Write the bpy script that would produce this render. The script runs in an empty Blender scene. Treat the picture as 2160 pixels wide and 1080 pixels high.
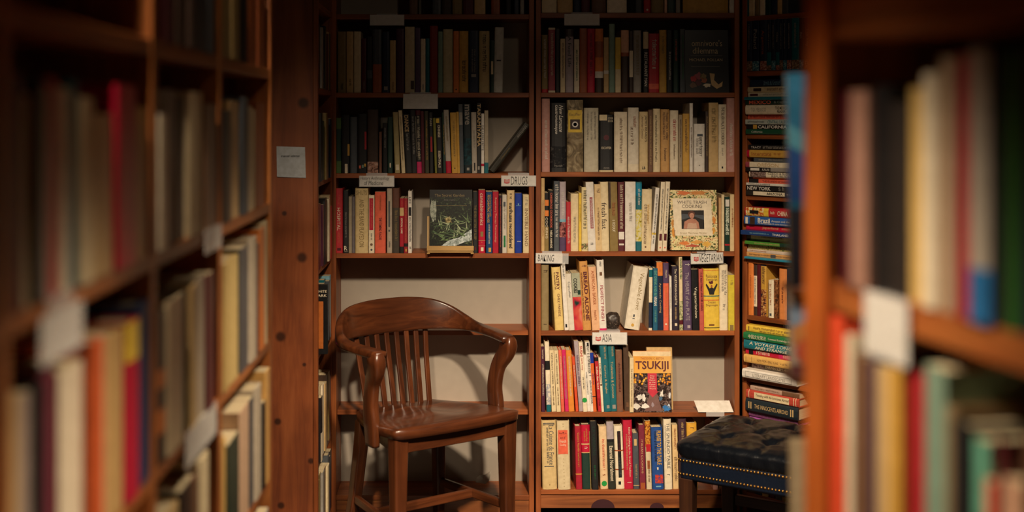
import bpy, bmesh, math, random
from mathutils import Vector, Matrix

random.seed(7)
SC = bpy.context.scene
COL = SC.collection
R = math.radians

# ------------------------------------------------------------------ camera, world, lamps, exposure
F = 2532.0            # focal length in pixels of the 2160 px wide frame
CX, CY = 980.0, 250.0  # where the camera's axis meets the frame
CZ = 1.58             # eye height
cam_data = bpy.data.cameras.new('camera')
cam = bpy.data.objects.new('camera', cam_data)
COL.objects.link(cam)
cam.location = (0, 0, CZ)
cam.rotation_euler = (R(90), 0, 0)
cam_data.sensor_width = 36.0
cam_data.lens = F / 2160.0 * 36.0
cam_data.shift_x = (1080 - CX) / 2160.0
cam_data.shift_y = -(540 - CY) / 2160.0
cam_data.clip_start = 0.05
cam_data.dof.use_dof = True
cam_data.dof.focus_distance = 4.66
cam_data.dof.aperture_fstop = 1.45
SC.camera = cam

world = bpy.data.worlds.new('world')
SC.world = world
world.use_nodes = True
bgn = world.node_tree.nodes['Background']
bgn.inputs[0].default_value = (1.0, 0.78, 0.55, 1)
bgn.inputs[1].default_value = 0.006

SC.view_settings.view_transform = 'Standard'
SC.view_settings.look = 'None'
SC.view_settings.exposure = 0.0
SC.view_settings.gamma = 1.0
SC.view_settings.use_curve_mapping = False
try:
    SC.cycles.use_denoising = True
except Exception:
    pass


def spot(name, loc, target, power, half, blend, color, radius):
    d = bpy.data.lights.new(name, 'SPOT')
    d.energy = power
    d.spot_size = R(half * 2)
    d.spot_blend = blend
    d.color = color
    d.shadow_soft_size = radius
    o = bpy.data.objects.new(name, d)
    COL.objects.link(o)
    o.location = loc
    o.rotation_euler = (Vector(target) - Vector(loc)).to_track_quat('-Z', 'Y').to_euler()
    return o


WARM = (1.0, 0.80, 0.58)
# unseen ceiling spots for the end wall, cones narrowed to darken the upper shelves
_el = R(47)
for _lp, _az, _w in ((Vector((-0.46, 0.8, 3.3)), R(8), 420), (Vector((0.62, 1.2, 3.2)), R(0), 920)):
    spot('unseen_ceiling_spot', _lp, _lp + Vector((math.sin(_az) * math.cos(_el), math.cos(_az) * math.cos(_el), -math.sin(_el))), _w, 26, 1.0, WARM, 0.09)
spot('unseen_ceiling_spot', (0.90, 1.2, 3.2), (0.30, 4.4, 0.4), 14, 42, 1.0, WARM, 0.09)  # dim wide spot, added to lift the upper shelves a little
spot('added_spot', (0.30, 1.45, 2.25), (0.30 - math.cos(R(70)), 1.45, 2.25 - math.sin(R(70))), 140, 25, 1.0, WARM, 0.07)  # added spot, brightens the lower spines in the aisle bookcase's near bays
spot('added_spot', (0.30, 2.45, 2.25), (0.30 - math.cos(R(71)), 2.45, 2.25 - math.sin(R(71))), 135, 26, 1.0, WARM, 0.07)  # added spot for the aisle bookcase's farther bays
spot('added_spot', (0.15, 2.9, 2.4), (0.15 - .48 * math.cos(R(54)), 2.9 + .877 * math.cos(R(54)), 2.4 - math.sin(R(54))), 60, 23, 1.0, WARM, 0.07)  # added spot that brightens the pine end panel
spot('added_spot', (-0.25, 1.2, 2.25), (-0.25 + math.cos(R(60)), 1.36, 2.25 - math.sin(R(60))), 110, 22, 1.0, WARM, 0.07)  # added spot for the spines of the bookcase opposite

# ------------------------------------------------------------------ colours (what the thing itself has)
PAL = {
    'cream': ('#e2cfa6', 'cream'), 'ivory': ('#eadcc0', 'ivory'), 'white': ('#e6e0d6', 'white'), 'tan': ('#cfae78', 'tan'),
    'pink': ('#c48f84', 'dusty pink'), 'black': ('#19181a', 'black'), 'navy': ('#1b2742', 'navy blue'), 'red': ('#b8202b', 'red'),
    'crimson': ('#bd1438', 'crimson'), 'orange': ('#e08038', 'orange'), 'coral': ('#e2654a', 'coral'), 'yellow': ('#e6c243', 'yellow'),
    'gold': ('#cfa044', 'golden'), 'green': ('#1c7440', 'green'), 'dkgreen': ('#16362c', 'dark green'), 'teal': ('#0f6572', 'teal'),
    'blue': ('#1d559e', 'blue'), 'royal': ('#16379c', 'royal blue'), 'purple': ('#564263', 'purple'), 'violet': ('#a550a8', 'violet'),
    'brown': ('#70503a', 'brown'), 'dkbrown': ('#3d2b22', 'dark brown'), 'maroon': ('#581722', 'maroon'), 'grey': ('#9a948c', 'grey'),
    'slate': ('#4b5158', 'slate grey'), 'lilac': ('#ada0a6', 'lilac'), 'magenta': ('#cf2a66', 'magenta'), 'olive': ('#8d7747', 'olive'),
    'sage': ('#7d9a88', 'sage green'), 'mint': ('#6fb69b', 'mint green'), 'plum': ('#4a2036', 'plum'), 'peach': ('#e6b493', 'peach'),
    'rose': ('#a04450', 'rose'), 'rust': ('#a4562c', 'rust'), 'sky': ('#7fb2c8', 'sky blue'),
}


def lin(c):
    def f(v):
        return v / 12.92 if v <= 0.04045 else ((v + 0.055) / 1.055) ** 2.4
    if isinstance(c, str):
        if c in PAL:
            c = PAL[c][0]
        c = c.lstrip('#')
        c = [int(c[i:i + 2], 16) / 255 for i in (0, 2, 4)]
    return (f(c[0]), f(c[1]), f(c[2]), 1.0)


MATS = {}


def base_mat(name):
    m = bpy.data.materials.new(name)
    m.use_nodes = True
    nt = m.node_tree
    b = nt.nodes['Principled BSDF']
    return m, nt, b


def paper(c, rough=0.5):
    """printed card: its colour with faint mottling and rubbed wear"""
    key = ('paper', c, rough)
    if key in MATS:
        return MATS[key]
    m, nt, b = base_mat('printed_card')
    tc = nt.nodes.new('ShaderNodeTexCoord')
    n = nt.nodes.new('ShaderNodeTexNoise')
    n.inputs['Scale'].default_value = 55
    n.inputs['Detail'].default_value = 5
    nt.links.new(tc.outputs['Object'], n.inputs['Vector'])
    r = nt.nodes.new('ShaderNodeValToRGB')
    l = lin(c)
    r.color_ramp.elements[0].position = 0.25
    r.color_ramp.elements[0].color = (l[0] * .84, l[1] * .82, l[2] * .78, 1)
    r.color_ramp.elements[1].position = 0.72
    r.color_ramp.elements[1].color = (min(1, l[0] * 1.08 + .004), min(1, l[1] * 1.08 + .004), min(1, l[2] * 1.08 + .004), 1)
    nt.links.new(n.outputs['Fac'], r.inputs['Fac'])
    nt.links.new(r.outputs['Color'], b.inputs['Base Color'])
    b.inputs['Roughness'].default_value = rough
    MATS[key] = m
    return m


def plain(c, rough=0.5, metal=0.0, name='plain'):
    key = ('plain', c, rough, metal)
    if key in MATS:
        return MATS[key]
    m, nt, b = base_mat(name)
    tc = nt.nodes.new('ShaderNodeTexCoord')
    n = nt.nodes.new('ShaderNodeTexNoise')
    n.inputs['Scale'].default_value = 25
    nt.links.new(tc.outputs['Object'], n.inputs['Vector'])
    mx = nt.nodes.new('ShaderNodeMix')
    mx.data_type = 'RGBA'
    l = lin(c)
    mx.inputs['A'].default_value = (l[0] * .88, l[1] * .88, l[2] * .88, 1)
    mx.inputs['B'].default_value = l
    nt.links.new(n.outputs['Fac'], mx.inputs['Factor'])
    nt.links.new(mx.outputs['Result'], b.inputs['Base Color'])
    b.inputs['Roughness'].default_value = rough
    b.inputs['Metallic'].default_value = metal
    MATS[key] = m
    return m


def wood(axis='x', dark='#64341a', mid='#955027', light='#b26834', rough=0.42, knots=(), fine=1.0, coat=0.0):
    key = ('wood', axis, dark, mid, light, rough, tuple(knots), fine, coat)
    if key in MATS:
        return MATS[key]
    m, nt, b = base_mat('stained_wood')
    tc = nt.nodes.new('ShaderNodeTexCoord')
    mp = nt.nodes.new('ShaderNodeMapping')
    s = {'x': (1.6, 22, 22), 'y': (22, 1.6, 22), 'z': (22, 22, 1.6)}[axis]
    mp.inputs['Scale'].default_value = tuple(v * fine for v in s)
    nt.links.new(tc.outputs['Object'], mp.inputs['Vector'])
    n = nt.nodes.new('ShaderNodeTexNoise')
    n.inputs['Scale'].default_value = 1.0
    n.inputs['Detail'].default_value = 7
    n.inputs['Roughness'].default_value = 0.62
    n.inputs['Distortion'].default_value = 0.9
    nt.links.new(mp.outputs['Vector'], n.inputs['Vector'])
    r = nt.nodes.new('ShaderNodeValToRGB')
    e = r.color_ramp.elements
    e[0].position, e[0].color = 0.28, lin(dark)
    e[1].position, e[1].color = 0.75, lin(light)
    k = e.new(0.5)
    k.color = lin(mid)
    nt.links.new(n.outputs['Fac'], r.inputs['Fac'])
    out = r.outputs['Color']
    # broad, blotchy stain
    n2 = nt.nodes.new('ShaderNodeTexNoise')
    n2.inputs['Scale'].default_value = 5
    n2.inputs['Detail'].default_value = 3
    nt.links.new(tc.outputs['Object'], n2.inputs['Vector'])
    mr = nt.nodes.new('ShaderNodeMapRange')
    mr.inputs['From Min'].default_value = 0.3
    mr.inputs['From Max'].default_value = 0.7
    mr.inputs['To Min'].default_value = 0.72
    mr.inputs['To Max'].default_value = 1.12
    nt.links.new(n2.outputs['Fac'], mr.inputs['Value'])
    mul = nt.nodes.new('ShaderNodeVectorMath')
    mul.operation = 'SCALE'
    nt.links.new(out, mul.inputs[0])
    nt.links.new(mr.outputs['Result'], mul.inputs['Scale'])
    out = mul.outputs['Vector']
    for (kx, ky, kz, kr) in knots:
        sub = nt.nodes.new('ShaderNodeVectorMath')
        sub.operation = 'DISTANCE'
        sub.inputs[1].default_value = (kx, ky, kz)
        nt.links.new(tc.outputs['Object'], sub.inputs[0])
        kn = nt.nodes.new('ShaderNodeMapRange')
        kn.interpolation_type = 'SMOOTHSTEP'
        kn.inputs['From Min'].default_value = kr * .55
        kn.inputs['From Max'].default_value = kr * 1.5
        kn.inputs['To Min'].default_value = 0.22
        kn.inputs['To Max'].default_value = 1.0
        nt.links.new(sub.outputs['Value'], kn.inputs['Value'])
        mu = nt.nodes.new('ShaderNodeVectorMath')
        mu.operation = 'SCALE'
        nt.links.new(out, mu.inputs[0])
        nt.links.new(kn.outputs['Result'], mu.inputs['Scale'])
        out = mu.outputs['Vector']
    nt.links.new(out, b.inputs['Base Color'])
    bp = nt.nodes.new('ShaderNodeBump')
    bp.inputs['Strength'].default_value = 0.12
    bp.inputs['Distance'].default_value = 0.002
    nt.links.new(n.outputs['Fac'], bp.inputs['Height'])
    nt.links.new(bp.outputs['Normal'], b.inputs['Normal'])
    b.inputs['Roughness'].default_value = rough
    if coat:
        b.inputs['Coat Weight'].default_value = coat
        b.inputs['Coat Roughness'].default_value = 0.18
    MATS[key] = m
    return m


def pages_mat():
    key = 'pages'
    if key in MATS:
        return MATS[key]
    m, nt, b = base_mat('page_edges')
    tc = nt.nodes.new('ShaderNodeTexCoord')
    mp = nt.nodes.new('ShaderNodeMapping')
    mp.inputs['Scale'].default_value = (900, 3, 3)
    nt.links.new(tc.outputs['Object'], mp.inputs['Vector'])
    n = nt.nodes.new('ShaderNodeTexNoise')
    n.inputs['Scale'].default_value = 1
    nt.links.new(mp.outputs['Vector'], n.inputs['Vector'])
    r = nt.nodes.new('ShaderNodeValToRGB')
    r.color_ramp.elements[0].position = 0.3
    r.color_ramp.elements[0].color = lin('#b09a72')
    r.color_ramp.elements[1].position = 0.7
    r.color_ramp.elements[1].color = lin('#e0d0aa')
    nt.links.new(n.outputs['Fac'], r.inputs['Fac'])
    nt.links.new(r.outputs['Color'], b.inputs['Base Color'])
    b.inputs['Roughness'].default_value = 0.85
    MATS[key] = m
    return m


def picture(name, stops, scale=8, detail=5, distort=1.0, rough=0.3):
    """flat printed picture: several colours in irregular patches. stops: [(pos, colour), ...]"""
    key = ('pic', name)
    if key in MATS:
        return MATS[key]
    m, nt, b = base_mat('printed_picture')
    tc = nt.nodes.new('ShaderNodeTexCoord')
    n = nt.nodes.new('ShaderNodeTexNoise')
    n.inputs['Scale'].default_value = scale * (1 if name in ('bookend', 'sunset', 'cookies', 'sepia') else 2.5)
    n.inputs['Detail'].default_value = detail
    n.inputs['Distortion'].default_value = distort
    nt.links.new(tc.outputs['Object'], n.inputs['Vector'])
    r = nt.nodes.new('ShaderNodeValToRGB')
    e = r.color_ramp.elements
    e[0].position, e[0].color = stops[0][0], lin(stops[0][1])
    e[1].position, e[1].color = stops[-1][0], lin(stops[-1][1])
    for p, c in stops[1:-1]:
        k = e.new(p)
        k.color = lin(c)
    nt.links.new(n.outputs['Fac'], r.inputs['Fac'])
    nt.links.new(r.outputs['Color'], b.inputs['Base Color'])
    b.inputs['Roughness'].default_value = rough
    MATS[key] = m
    return m


# ------------------------------------------------------------------ object helpers
def link(name, me, mat, parent=None, smooth=False):
    if mat is not None:
        me.materials.append(mat)
    if smooth:
        me.polygons.foreach_set('use_smooth', [True] * len(me.polygons))
    o = bpy.data.objects.new(name, me)
    COL.objects.link(o)
    if parent is not None:
        o.parent = parent
    return o


def empty(name, loc=(0, 0, 0), rot=(0, 0, 0)):
    o = bpy.data.objects.new(name, None)
    o.empty_display_size = 0.05
    COL.objects.link(o)
    o.location = loc
    o.rotation_euler = rot
    return o


def tag(o, label=None, cat=None, group=None, kind=None):
    if label:
        o['label'] = label
    if cat:
        o['category'] = cat
    if group:
        o['group'] = group
    if kind:
        o['kind'] = kind
    return o


class MB:
    def __init__(self):
        self.v = []
        self.f = []

    def add(self, vs, fs):
        n = len(self.v)
        self.v += [tuple(p) for p in vs]
        self.f += [tuple(i + n for i in q) for q in fs]
        return self

    def box(self, x0, x1, y0, y1, z0, z1):
        return self.add([(x0, y0, z0), (x1, y0, z0), (x1, y1, z0), (x0, y1, z0), (x0, y0, z1), (x1, y0, z1), (x1, y1, z1), (x0, y1, z1)],
                        [(0, 3, 2, 1), (4, 5, 6, 7), (0, 1, 5, 4), (1, 2, 6, 5), (2, 3, 7, 6), (3, 0, 4, 7)])

    def hexa(self, lo, hi):
        return self.add(list(lo) + list(hi), [(0, 3, 2, 1), (4, 5, 6, 7), (0, 1, 5, 4), (1, 2, 6, 5), (2, 3, 7, 6), (3, 0, 4, 7)])

    def extrude_z(self, prof, z0, z1):
        """prof: counter-clockwise (x, y) outline"""
        n = len(prof)
        vs = [(x, y, z0) for x, y in prof] + [(x, y, z1) for x, y in prof]
        fs = [(i, (i + 1) % n, n + (i + 1) % n, n + i) for i in range(n)]
        fs += [tuple(range(n - 1, -1, -1)), tuple(range(n, 2 * n))]
        return self.add(vs, fs)

    def rings(self, rings, cap=True):
        n = len(rings[0])
        vs = [p for r in rings for p in r]
        fs = []
        for k in range(len(rings) - 1):
            for i in range(n):
                j = (i + 1) % n
                fs.append((k * n + i, k * n + j, (k + 1) * n + j, (k + 1) * n + i))
        if cap:
            fs.append(tuple(range(n - 1, -1, -1)))
            m = (len(rings) - 1) * n
            fs.append(tuple(range(m, m + n)))
        return self.add(vs, fs)

    def mesh(self, name):
        me = bpy.data.meshes.new(name)
        me.from_pydata(self.v, [], self.f)
        me.update()
        return me

    def build(self, name, mat, parent=None, smooth=False, bevel=0.0, fix=False):
        me = self.mesh(name)
        if bevel or fix:
            bm = bmesh.new()
            bm.from_mesh(me)
            if bevel:
                bmesh.ops.bevel(bm, geom=list(bm.edges), offset=bevel, segments=1, affect='EDGES', profile=0.5)
            bmesh.ops.recalc_face_normals(bm, faces=bm.faces)
            bm.to_mesh(me)
            bm.free()
        return link(name, me, mat, parent, smooth)


def rrect(w, h, r, n=3):
    """rounded rectangle outline, centred, counter-clockwise"""
    out = []
    for cx, cy, a0 in ((w / 2 - r, h / 2 - r, 0), (-w / 2 + r, h / 2 - r, 90), (-w / 2 + r, -h / 2 + r, 180), (w / 2 - r, -h / 2 + r, 270)):
        for i in range(n + 1):
            a = R(a0 + 90 * i / n)
            out.append((cx + r * math.cos(a), cy + r * math.sin(a)))
    return out


def sweep(path, secs, up=None, n=3):
    """rounded rectangular section along a path. secs: (width across, height along up, radius) per point; up fixed or per point"""
    rings = []
    P = [Vector(p) for p in path]
    for i, p in enumerate(P):
        t = (P[min(i + 1, len(P) - 1)] - P[max(i - 1, 0)]).normalized()
        u = Vector(up[i] if isinstance(up, list) else (up or (0, 0, 1)))
        side = t.cross(u)
        side.normalize()
        uu = side.cross(t).normalized()
        w, h, r = secs[i]
        rings.append([p + side * a + uu * b_ for a, b_ in rrect(w, h, min(r, w * .49, h * .49), n)])
    return rings


def spline(pts, n):
    """Catmull-Rom through tuples of any size"""
    out = []
    m = len(pts)
    for i in range(m - 1):
        p0, p1, p2, p3 = pts[max(i - 1, 0)], pts[i], pts[i + 1], pts[min(i + 2, m - 1)]
        for k in range(n):
            t = k / n
            out.append(tuple(0.5 * (2 * b_ + (c - a) * t + (2 * a - 5 * b_ + 4 * c - d) * t * t + (3 * b_ - a - 3 * c + d) * t ** 3) for a, b_, c, d in zip(p0, p1, p2, p3)))
    out.append(tuple(pts[-1]))
    return out


TEXTS = {}


def text_verts(txt, bold=0.0, shear=0.0, spacing=1.0):
    key = (txt, bold, shear, spacing)
    if key not in TEXTS:
        c = bpy.data.curves.new('lettering', 'FONT')
        c.body = txt
        c.resolution_u = 2
        c.offset = bold
        c.shear = shear
        c.space_character = spacing
        o = bpy.data.objects.new('lettering', c)
        me = bpy.data.meshes.new_from_object(o)
        vs = [v.co.copy() for v in me.vertices]
        fs = [tuple(p.vertices) for p in me.polygons]
        bpy.data.objects.remove(o)
        bpy.data.curves.remove(c)
        bpy.data.meshes.remove(me)
        x0 = min(v.x for v in vs)
        x1 = max(v.x for v in vs)
        y0 = min(v.y for v in vs)
        y1 = max(v.y for v in vs)
        TEXTS[key] = ([(v.x - x0, v.y - y0) for v in vs], fs, x1 - x0, y1 - y0)
    return TEXTS[key]


def fit_text(txt, L, H, bold=0.0, shear=0.0, spacing=1.0, squeeze=0.55):
    """flat letters centred on the origin that fill at most L x H -> [(x, y)], faces"""
    vs, fs, w, h = text_verts(txt, bold, shear, spacing)
    sy = H / h
    sx = min(L / w, sy * 1.5)
    if sx < sy * squeeze:
        sy = sx / squeeze
    return [((x - w / 2) * sx, (y - h / 2) * sy) for x, y in vs], fs


GLYPHS = [[(0, 0, 0, .7)], [(0, 0, 0, 1)], [(0, 0, 0, .7), (0, .7, .4, .7), (.4, 0, .4, .7)], [(0, 0, 0, .7), (0, .7, .4, .7), (.4, 0, .4, .7), (0, 0, .4, 0)], [(0, 0, 0, .7), (0, 0, .4, 0), (0, .38, .4, .38), (0, .7, .4, .7)],
          [(.2, 0, .2, 1), (0, .7, .4, .7)], [(0, 0, .4, 0), (.4, 0, .4, .35), (0, .35, .4, .35), (0, .35, 0, .7), (0, .7, .4, .7)], [(0, 0, 0, .7), (0, .7, .3, .7)], [(0, 0, 0, 1), (0, .7, .4, .7), (.4, 0, .4, .7)], [(0, .7, 0, 0), (0, 0, .4, 0), (.4, 0, .4, .7)]]


def scribble(L, H, rnd, words=3):
    """illegible small print: letter-like strokes on a line"""
    vs, fs = [], []
    x = -L / 2
    t = H * .13
    while x < L / 2 - H * .5:
        g = rnd.choice(GLYPHS)
        wd = 0
        for (a, b_, c, d_) in g:
            x0, x1 = x + min(a, c) * H, x + max(a, c) * H + t
            y0, y1 = (min(b_, d_) - .4) * H, (max(b_, d_) - .4) * H + t
            n = len(vs)
            vs += [(x0, y0), (x1, y0), (x1, y1), (x0, y1)]
            fs.append((n, n + 1, n + 2, n + 3))
            wd = max(wd, max(a, c))
        x += wd * H + t + H * (rnd.uniform(.1, .18) if rnd.random() > .15 else .5)
    if not vs:
        vs, fs = [(-L / 2, -t), (L / 2, -t), (L / 2, t), (-L / 2, t)], [(0, 1, 2, 3)]
    return vs, fs


ORD = ['zeroth', 'first', 'second', 'third', 'fourth', 'fifth', 'sixth', 'seventh', 'eighth', 'ninth', 'tenth', 'eleventh', 'twelfth',
       'thirteenth', 'fourteenth', 'fifteenth', 'sixteenth', 'seventeenth', 'eighteenth', 'nineteenth', 'twentieth', 'twenty-first',
       'twenty-second', 'twenty-third', 'twenty-fourth']


class Face:
    """a bookcase front: a vertical plane. u runs along the spines as the viewer reads them, away() points into the shelf"""

    def __init__(self, X, Y, ux, uy):
        l = math.hypot(ux, uy)
        self.X, self.Y, self.ux, self.uy = X, Y, ux / l, uy / l
        self.yaw = math.atan2(uy, ux)

    def at(self, s, d=0.0, z=0.0):
        return (self.X + self.ux * s - self.uy * d, self.Y + self.uy * s + self.ux * d, z)

    def s(self, px, d=0.0):
        a = (px - CX) / F
        X, Y, _ = self.at(0, d)
        return (a * Y - X) / (self.ux - a * self.uy)

    def z(self, py, s, d=0.0):
        return CZ - (py - CY) / F * self.at(s, d)[1]


# ------------------------------------------------------------------ books
BOOKS = []


def book(face, s, z, w, h, dep, col, d=0.0, lean=0.0, tilt=0.0, lying=False, hard=False, texts=(), bands=(), dots=(), seed=0, mat=None, yaw=0.0):
    """upright: s is the middle of the spine's foot. lying: s is the middle of the spine, z its underside"""
    rnd = random.Random(seed * 7919 + 13)
    if lying:
        loc = face.at(s + h, d, z + w / 2)
        rot = (0, R(-90), face.yaw + yaw)
    else:
        loc = face.at(s, d, z + w / 2 * abs(math.sin(lean)) + (dep * 0 if tilt <= 0 else 0))
        rot = (-tilt, lean, face.yaw + yaw)
    root = empty('book', loc, rot)
    t = .0028 if hard else .0008
    r = min(.006, w * .14) if hard else min(.002, w * .08)
    ins = .004 if hard else .0004
    hw = w / 2
    prof = [(-hw, r), (-hw * .82, r * .35), (-hw * .45, 0), (hw * .45, 0), (hw * .82, r * .35), (hw, r), (hw, dep), (hw - t, dep), (hw - t, r + t), (-hw + t, r + t), (-hw + t, dep), (-hw, dep)]
    m = mat or paper(col, 0.38 if not hard else 0.55)
    MB().extrude_z(prof, 0, h).build('cover', m, root)
    MB().box(-hw + t * .9, hw - t * .9, r + t * .9, dep - ins, ins, h - ins).build('pages', pages_mat(), root)
    if hard and w > .02:
        MB().box(-hw + t * .9, hw - t * .9, r + t * .5, r + .004, h - ins, h - ins + .0015).build('headband', paper('ivory'), root)
    for bi, b_ in enumerate(bands):
        z0, z1, c = b_[:3]
        x0, x1 = (b_[3], b_[4]) if len(b_) > 3 else (-1, 1)
        e = .0004 + (.0002 if len(b_) > 3 else 0) + .00007 * min(bi, 6)
        mm = c if not isinstance(c, str) else paper(c, .4)
        if x0 <= -1 and x1 >= 1:
            o = [(-hw - .0003, r), (-hw * .82, r * .35 - e), (-hw * .45, -e), (hw * .45, -e), (hw * .82, r * .35 - e), (hw + .0003, r)]
        else:
            o = [(hw * x0, -e), (hw * x1, -e)]
        n = len(o)
        vs = [(x, y, h * z0) for x, y in o] + [(x, y, h * z1) for x, y in o]
        MB().add(vs, [(i, i + 1, n + i + 1, n + i) for i in range(n - 1)]).build('spine_panel', mm, root)
    for f, c, rr in dots:
        vs = [(rr * math.cos(R(18 * i)), -.0013, h * f + rr * math.sin(R(18 * i))) for i in range(20)]
        MB().add(vs, [tuple(range(20))]).build('sticker', paper(c), root)
    # lettering: (text, from top, to, height share, colour, x offset share, bold, shear, direction)
    for tx in texts:
        txt, f0, f1, hf, c = tx[:5]
        xo = tx[5] if len(tx) > 5 else 0.0
        bold = tx[6] if len(tx) > 6 else 0.0
        shear = tx[7] if len(tx) > 7 else 0.0
        mode = tx[8] if len(tx) > 8 else 'down'
        if mode == 'down':
            L, H = (f1 - f0) * h, hf * w
            vs, fs = scribble(L, H, rnd) if txt == '~' else fit_text(txt, L, H, bold, shear)
            zc = h * (1 - (f0 + f1) / 2)
            pts = [(y + xo * w, -.0011, zc - x) for x, y in vs]
        else:  # across the spine
            L, H = hf * w, (f1 - f0) * h
            vs, fs = scribble(L, H, rnd) if txt == '~' else fit_text(txt, L, H, bold, shear)
            zc = h * (1 - (f0 + f1) / 2)
            pts = [(x + xo * w, -.0011, zc + y) for x, y in vs]
        MB().add(pts, fs).build('lettering', paper(c), root)
    return root


def name_books(items, where, anchor, group, kind='book', lying=False):
    """items: [(root, colour key, extra words)] in order from the anchor"""
    tot = {}
    for _, c, _x in items:
        tot[c] = tot.get(c, 0) + 1
    seen = {}
    for o, c, extra in items:
        seen[c] = seen.get(c, 0) + 1
        w = PAL[c][1]
        ex = (extra + ' ') if extra else ''
        if tot[c] == 1:
            lab = f'{ex}{w} {kind}, the only {w} one {where}'
        elif anchor == 'top':
            lab = f'{ex}{w} {kind}, {ORD[seen[c]]} {w} one down {where}'
        else:
            lab = f'{ex}{w} {kind}, {ORD[seen[c]]} {w} one from {anchor} {where}'
        lab = ' '.join(lab.split()[:16])
        tag(o, lab, 'book', group)


def row(face, zbase, ox, oy, sc, ybot, data, where, anchor, group, depth=.165, dvar=.012):
    """upright books given in a zoomed crop's pixels: (x0, x1, ytop, bottom x0 or None, colour, opts)"""
    items = []
    for i, it in enumerate(data):
        x0, x1, yt, xb, col = it[:5]
        op = it[5] if len(it) > 5 else {}
        d = op.get('d', random.uniform(0.001, dvar))
        pxb = x0 if xb is None else xb
        s0, s1 = face.s(ox + pxb / sc, d), face.s(ox + (pxb + x1 - x0) / sc, d)
        sm = (s0 + s1) / 2
        hpx = (ybot - yt) / sc
        H = hpx / F * face.at(sm, d)[1]
        dx = (pxb - x0) / sc / F * face.at(sm, d)[1]
        lean = -math.atan2(dx, H)
        w = (s1 - s0) * math.cos(lean) * .985
        h = math.hypot(H, dx)
        h = max(.06, h - w * abs(math.sin(lean)))
        o = book(face, sm + w / 2 * math.sin(lean) * 0, zbase + .0005, w, h, op.get('dep', depth + random.uniform(-.02, .008)), op.get('hex', col), d=d, lean=lean,
                 hard=op.get('hard', random.random() < .5), texts=op.get('t', ()), bands=op.get('b', ()), dots=op.get('o', ()), seed=len(BOOKS), mat=op.get('mat'))
        BOOKS.append(o)
        ex = op.get('x', '')
        if not ex:
            if abs(lean) > R(7):
                ex = 'leaning'
            elif w < .016:
                ex = 'thin'
            elif w > .036:
                ex = 'thick'
            elif h > .255:
                ex = 'tall'
        items.append((o, col, ex))
    name_books(items, where, anchor, group)
    return items


def stack(face, zbase, ox, oy, sc, data, where, group, px_right=None, length=.225, depth=.15):
    """lying books from the top down: (x left, ytop, ybot, colour, opts); each rests on the next"""
    items = []
    z = zbase + .0005
    for i in range(len(data) - 1, -1, -1):
        xl, yt, yb, col = data[i][:4]
        op = data[i][4] if len(data[i]) > 4 else {}
        nxt = data[i + 1][1] if i + 1 < len(data) else yb
        s0 = face.s(ox + xl / sc)
        th = max(.007, (min(yb, nxt + 2) - yt) / sc / F * face.at(s0)[1])
        d = op.get('d', random.uniform(-.004, .012))
        s0 = face.s(ox + xl / sc, d)
        while s0 < KS + .002 and d > -.04:      # a book that juts out past the upright
            d -= .003
            s0 = face.s(ox + xl / sc, d)
        s0 = max(s0, KS + .002)
        L = op.get('L', length)
        o = book(face, s0, z, th * .985, L, depth + random.uniform(-.02, .01), op.get('hex', col), d=d, lying=True, hard=op.get('hard', th > .022),
                 texts=op.get('t', ()), bands=op.get('b', ()), seed=len(BOOKS), mat=op.get('mat'), yaw=op.get('yaw', random.uniform(-.012, .012)))
        BOOKS.append(o)
        items.append((o, col, op.get('x', 'thin' if th < .013 else '')))
        z += th
    items.reverse()
    name_books(items, where, 'top', group, kind='book lying flat')
    return items


def facing(face, px0, px1, py0, py1, th, col, tilt, zb, d, label, dep_name='book', mat=None, hard=True, lift=0.0):
    """a book displayed with its front cover to the viewer; returns root, width, height. Children are laid on the cover (y = 0)"""
    s0, s1 = face.s(px0, d), face.s(px1, d)
    w = s1 - s0
    sm = (s0 + s1) / 2
    Y = face.at(sm, d)[1]
    h = (py1 - py0) / F * Y / math.cos(tilt)
    root = empty('book', face.at(sm, d, zb + lift), (-tilt, 0, face.yaw))
    t = .002 if hard else .0008
    MB().box(-w / 2, w / 2, 0, t, 0, h).build('front_cover', mat or paper(col, .3), root)
    MB().box(-w / 2, w / 2, th - t, th, 0, h).build('back_cover', paper(col, .4), root)
    MB().box(-w / 2, -w / 2 + t, t, th - t, 0, h).build('spine', paper(col, .4), root)
    MB().box(-w / 2 + t, w / 2 - .003, t, th - t, .003, h - .003).build('pages', pages_mat(), root)
    tag(root, label, 'book')
    return root, w, h


def art(root, w, h, name, pts, mat, k=1):
    """a flat printed shape on the cover. pts in shares of the cover (0..1 across, 0..1 up)"""
    vs = [((x - .5) * w, -.0005 * k, y * h) for x, y in pts]
    return MB().add(vs, [tuple(range(len(pts)))]).build(name, mat, root)


def words_on(root, w, h, txt, x0, x1, y0, y1, col, k=3, bold=0.0, shear=0.0):
    vs, fs = fit_text(txt, (x1 - x0) * w, (y1 - y0) * h, bold, shear)
    cx, cy = ((x0 + x1) / 2 - .5) * w, (y0 + y1) / 2 * h
    return MB().add([(x + cx, -.0005 * k, y + cy) for x, y in vs], fs).build('lettering', paper(col), root)


def rect(x0, x1, y0, y1):
    return [(x0, y0), (x1, y0), (x1, y1), (x0, y1)]


def disc(cx, cy, rx, ry, n=18):
    return [(cx + rx * math.cos(2 * math.pi * i / n), cy + ry * math.sin(2 * math.pi * i / n)) for i in range(n)]


def blob(cx, cy, rx, ry, rnd, n=14, j=.35):
    return [(cx + rx * (1 + rnd.uniform(-j, j)) * math.cos(2 * math.pi * i / n), cy + ry * (1 + rnd.uniform(-j, j)) * math.sin(2 * math.pi * i / n)) for i in range(n)]


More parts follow.
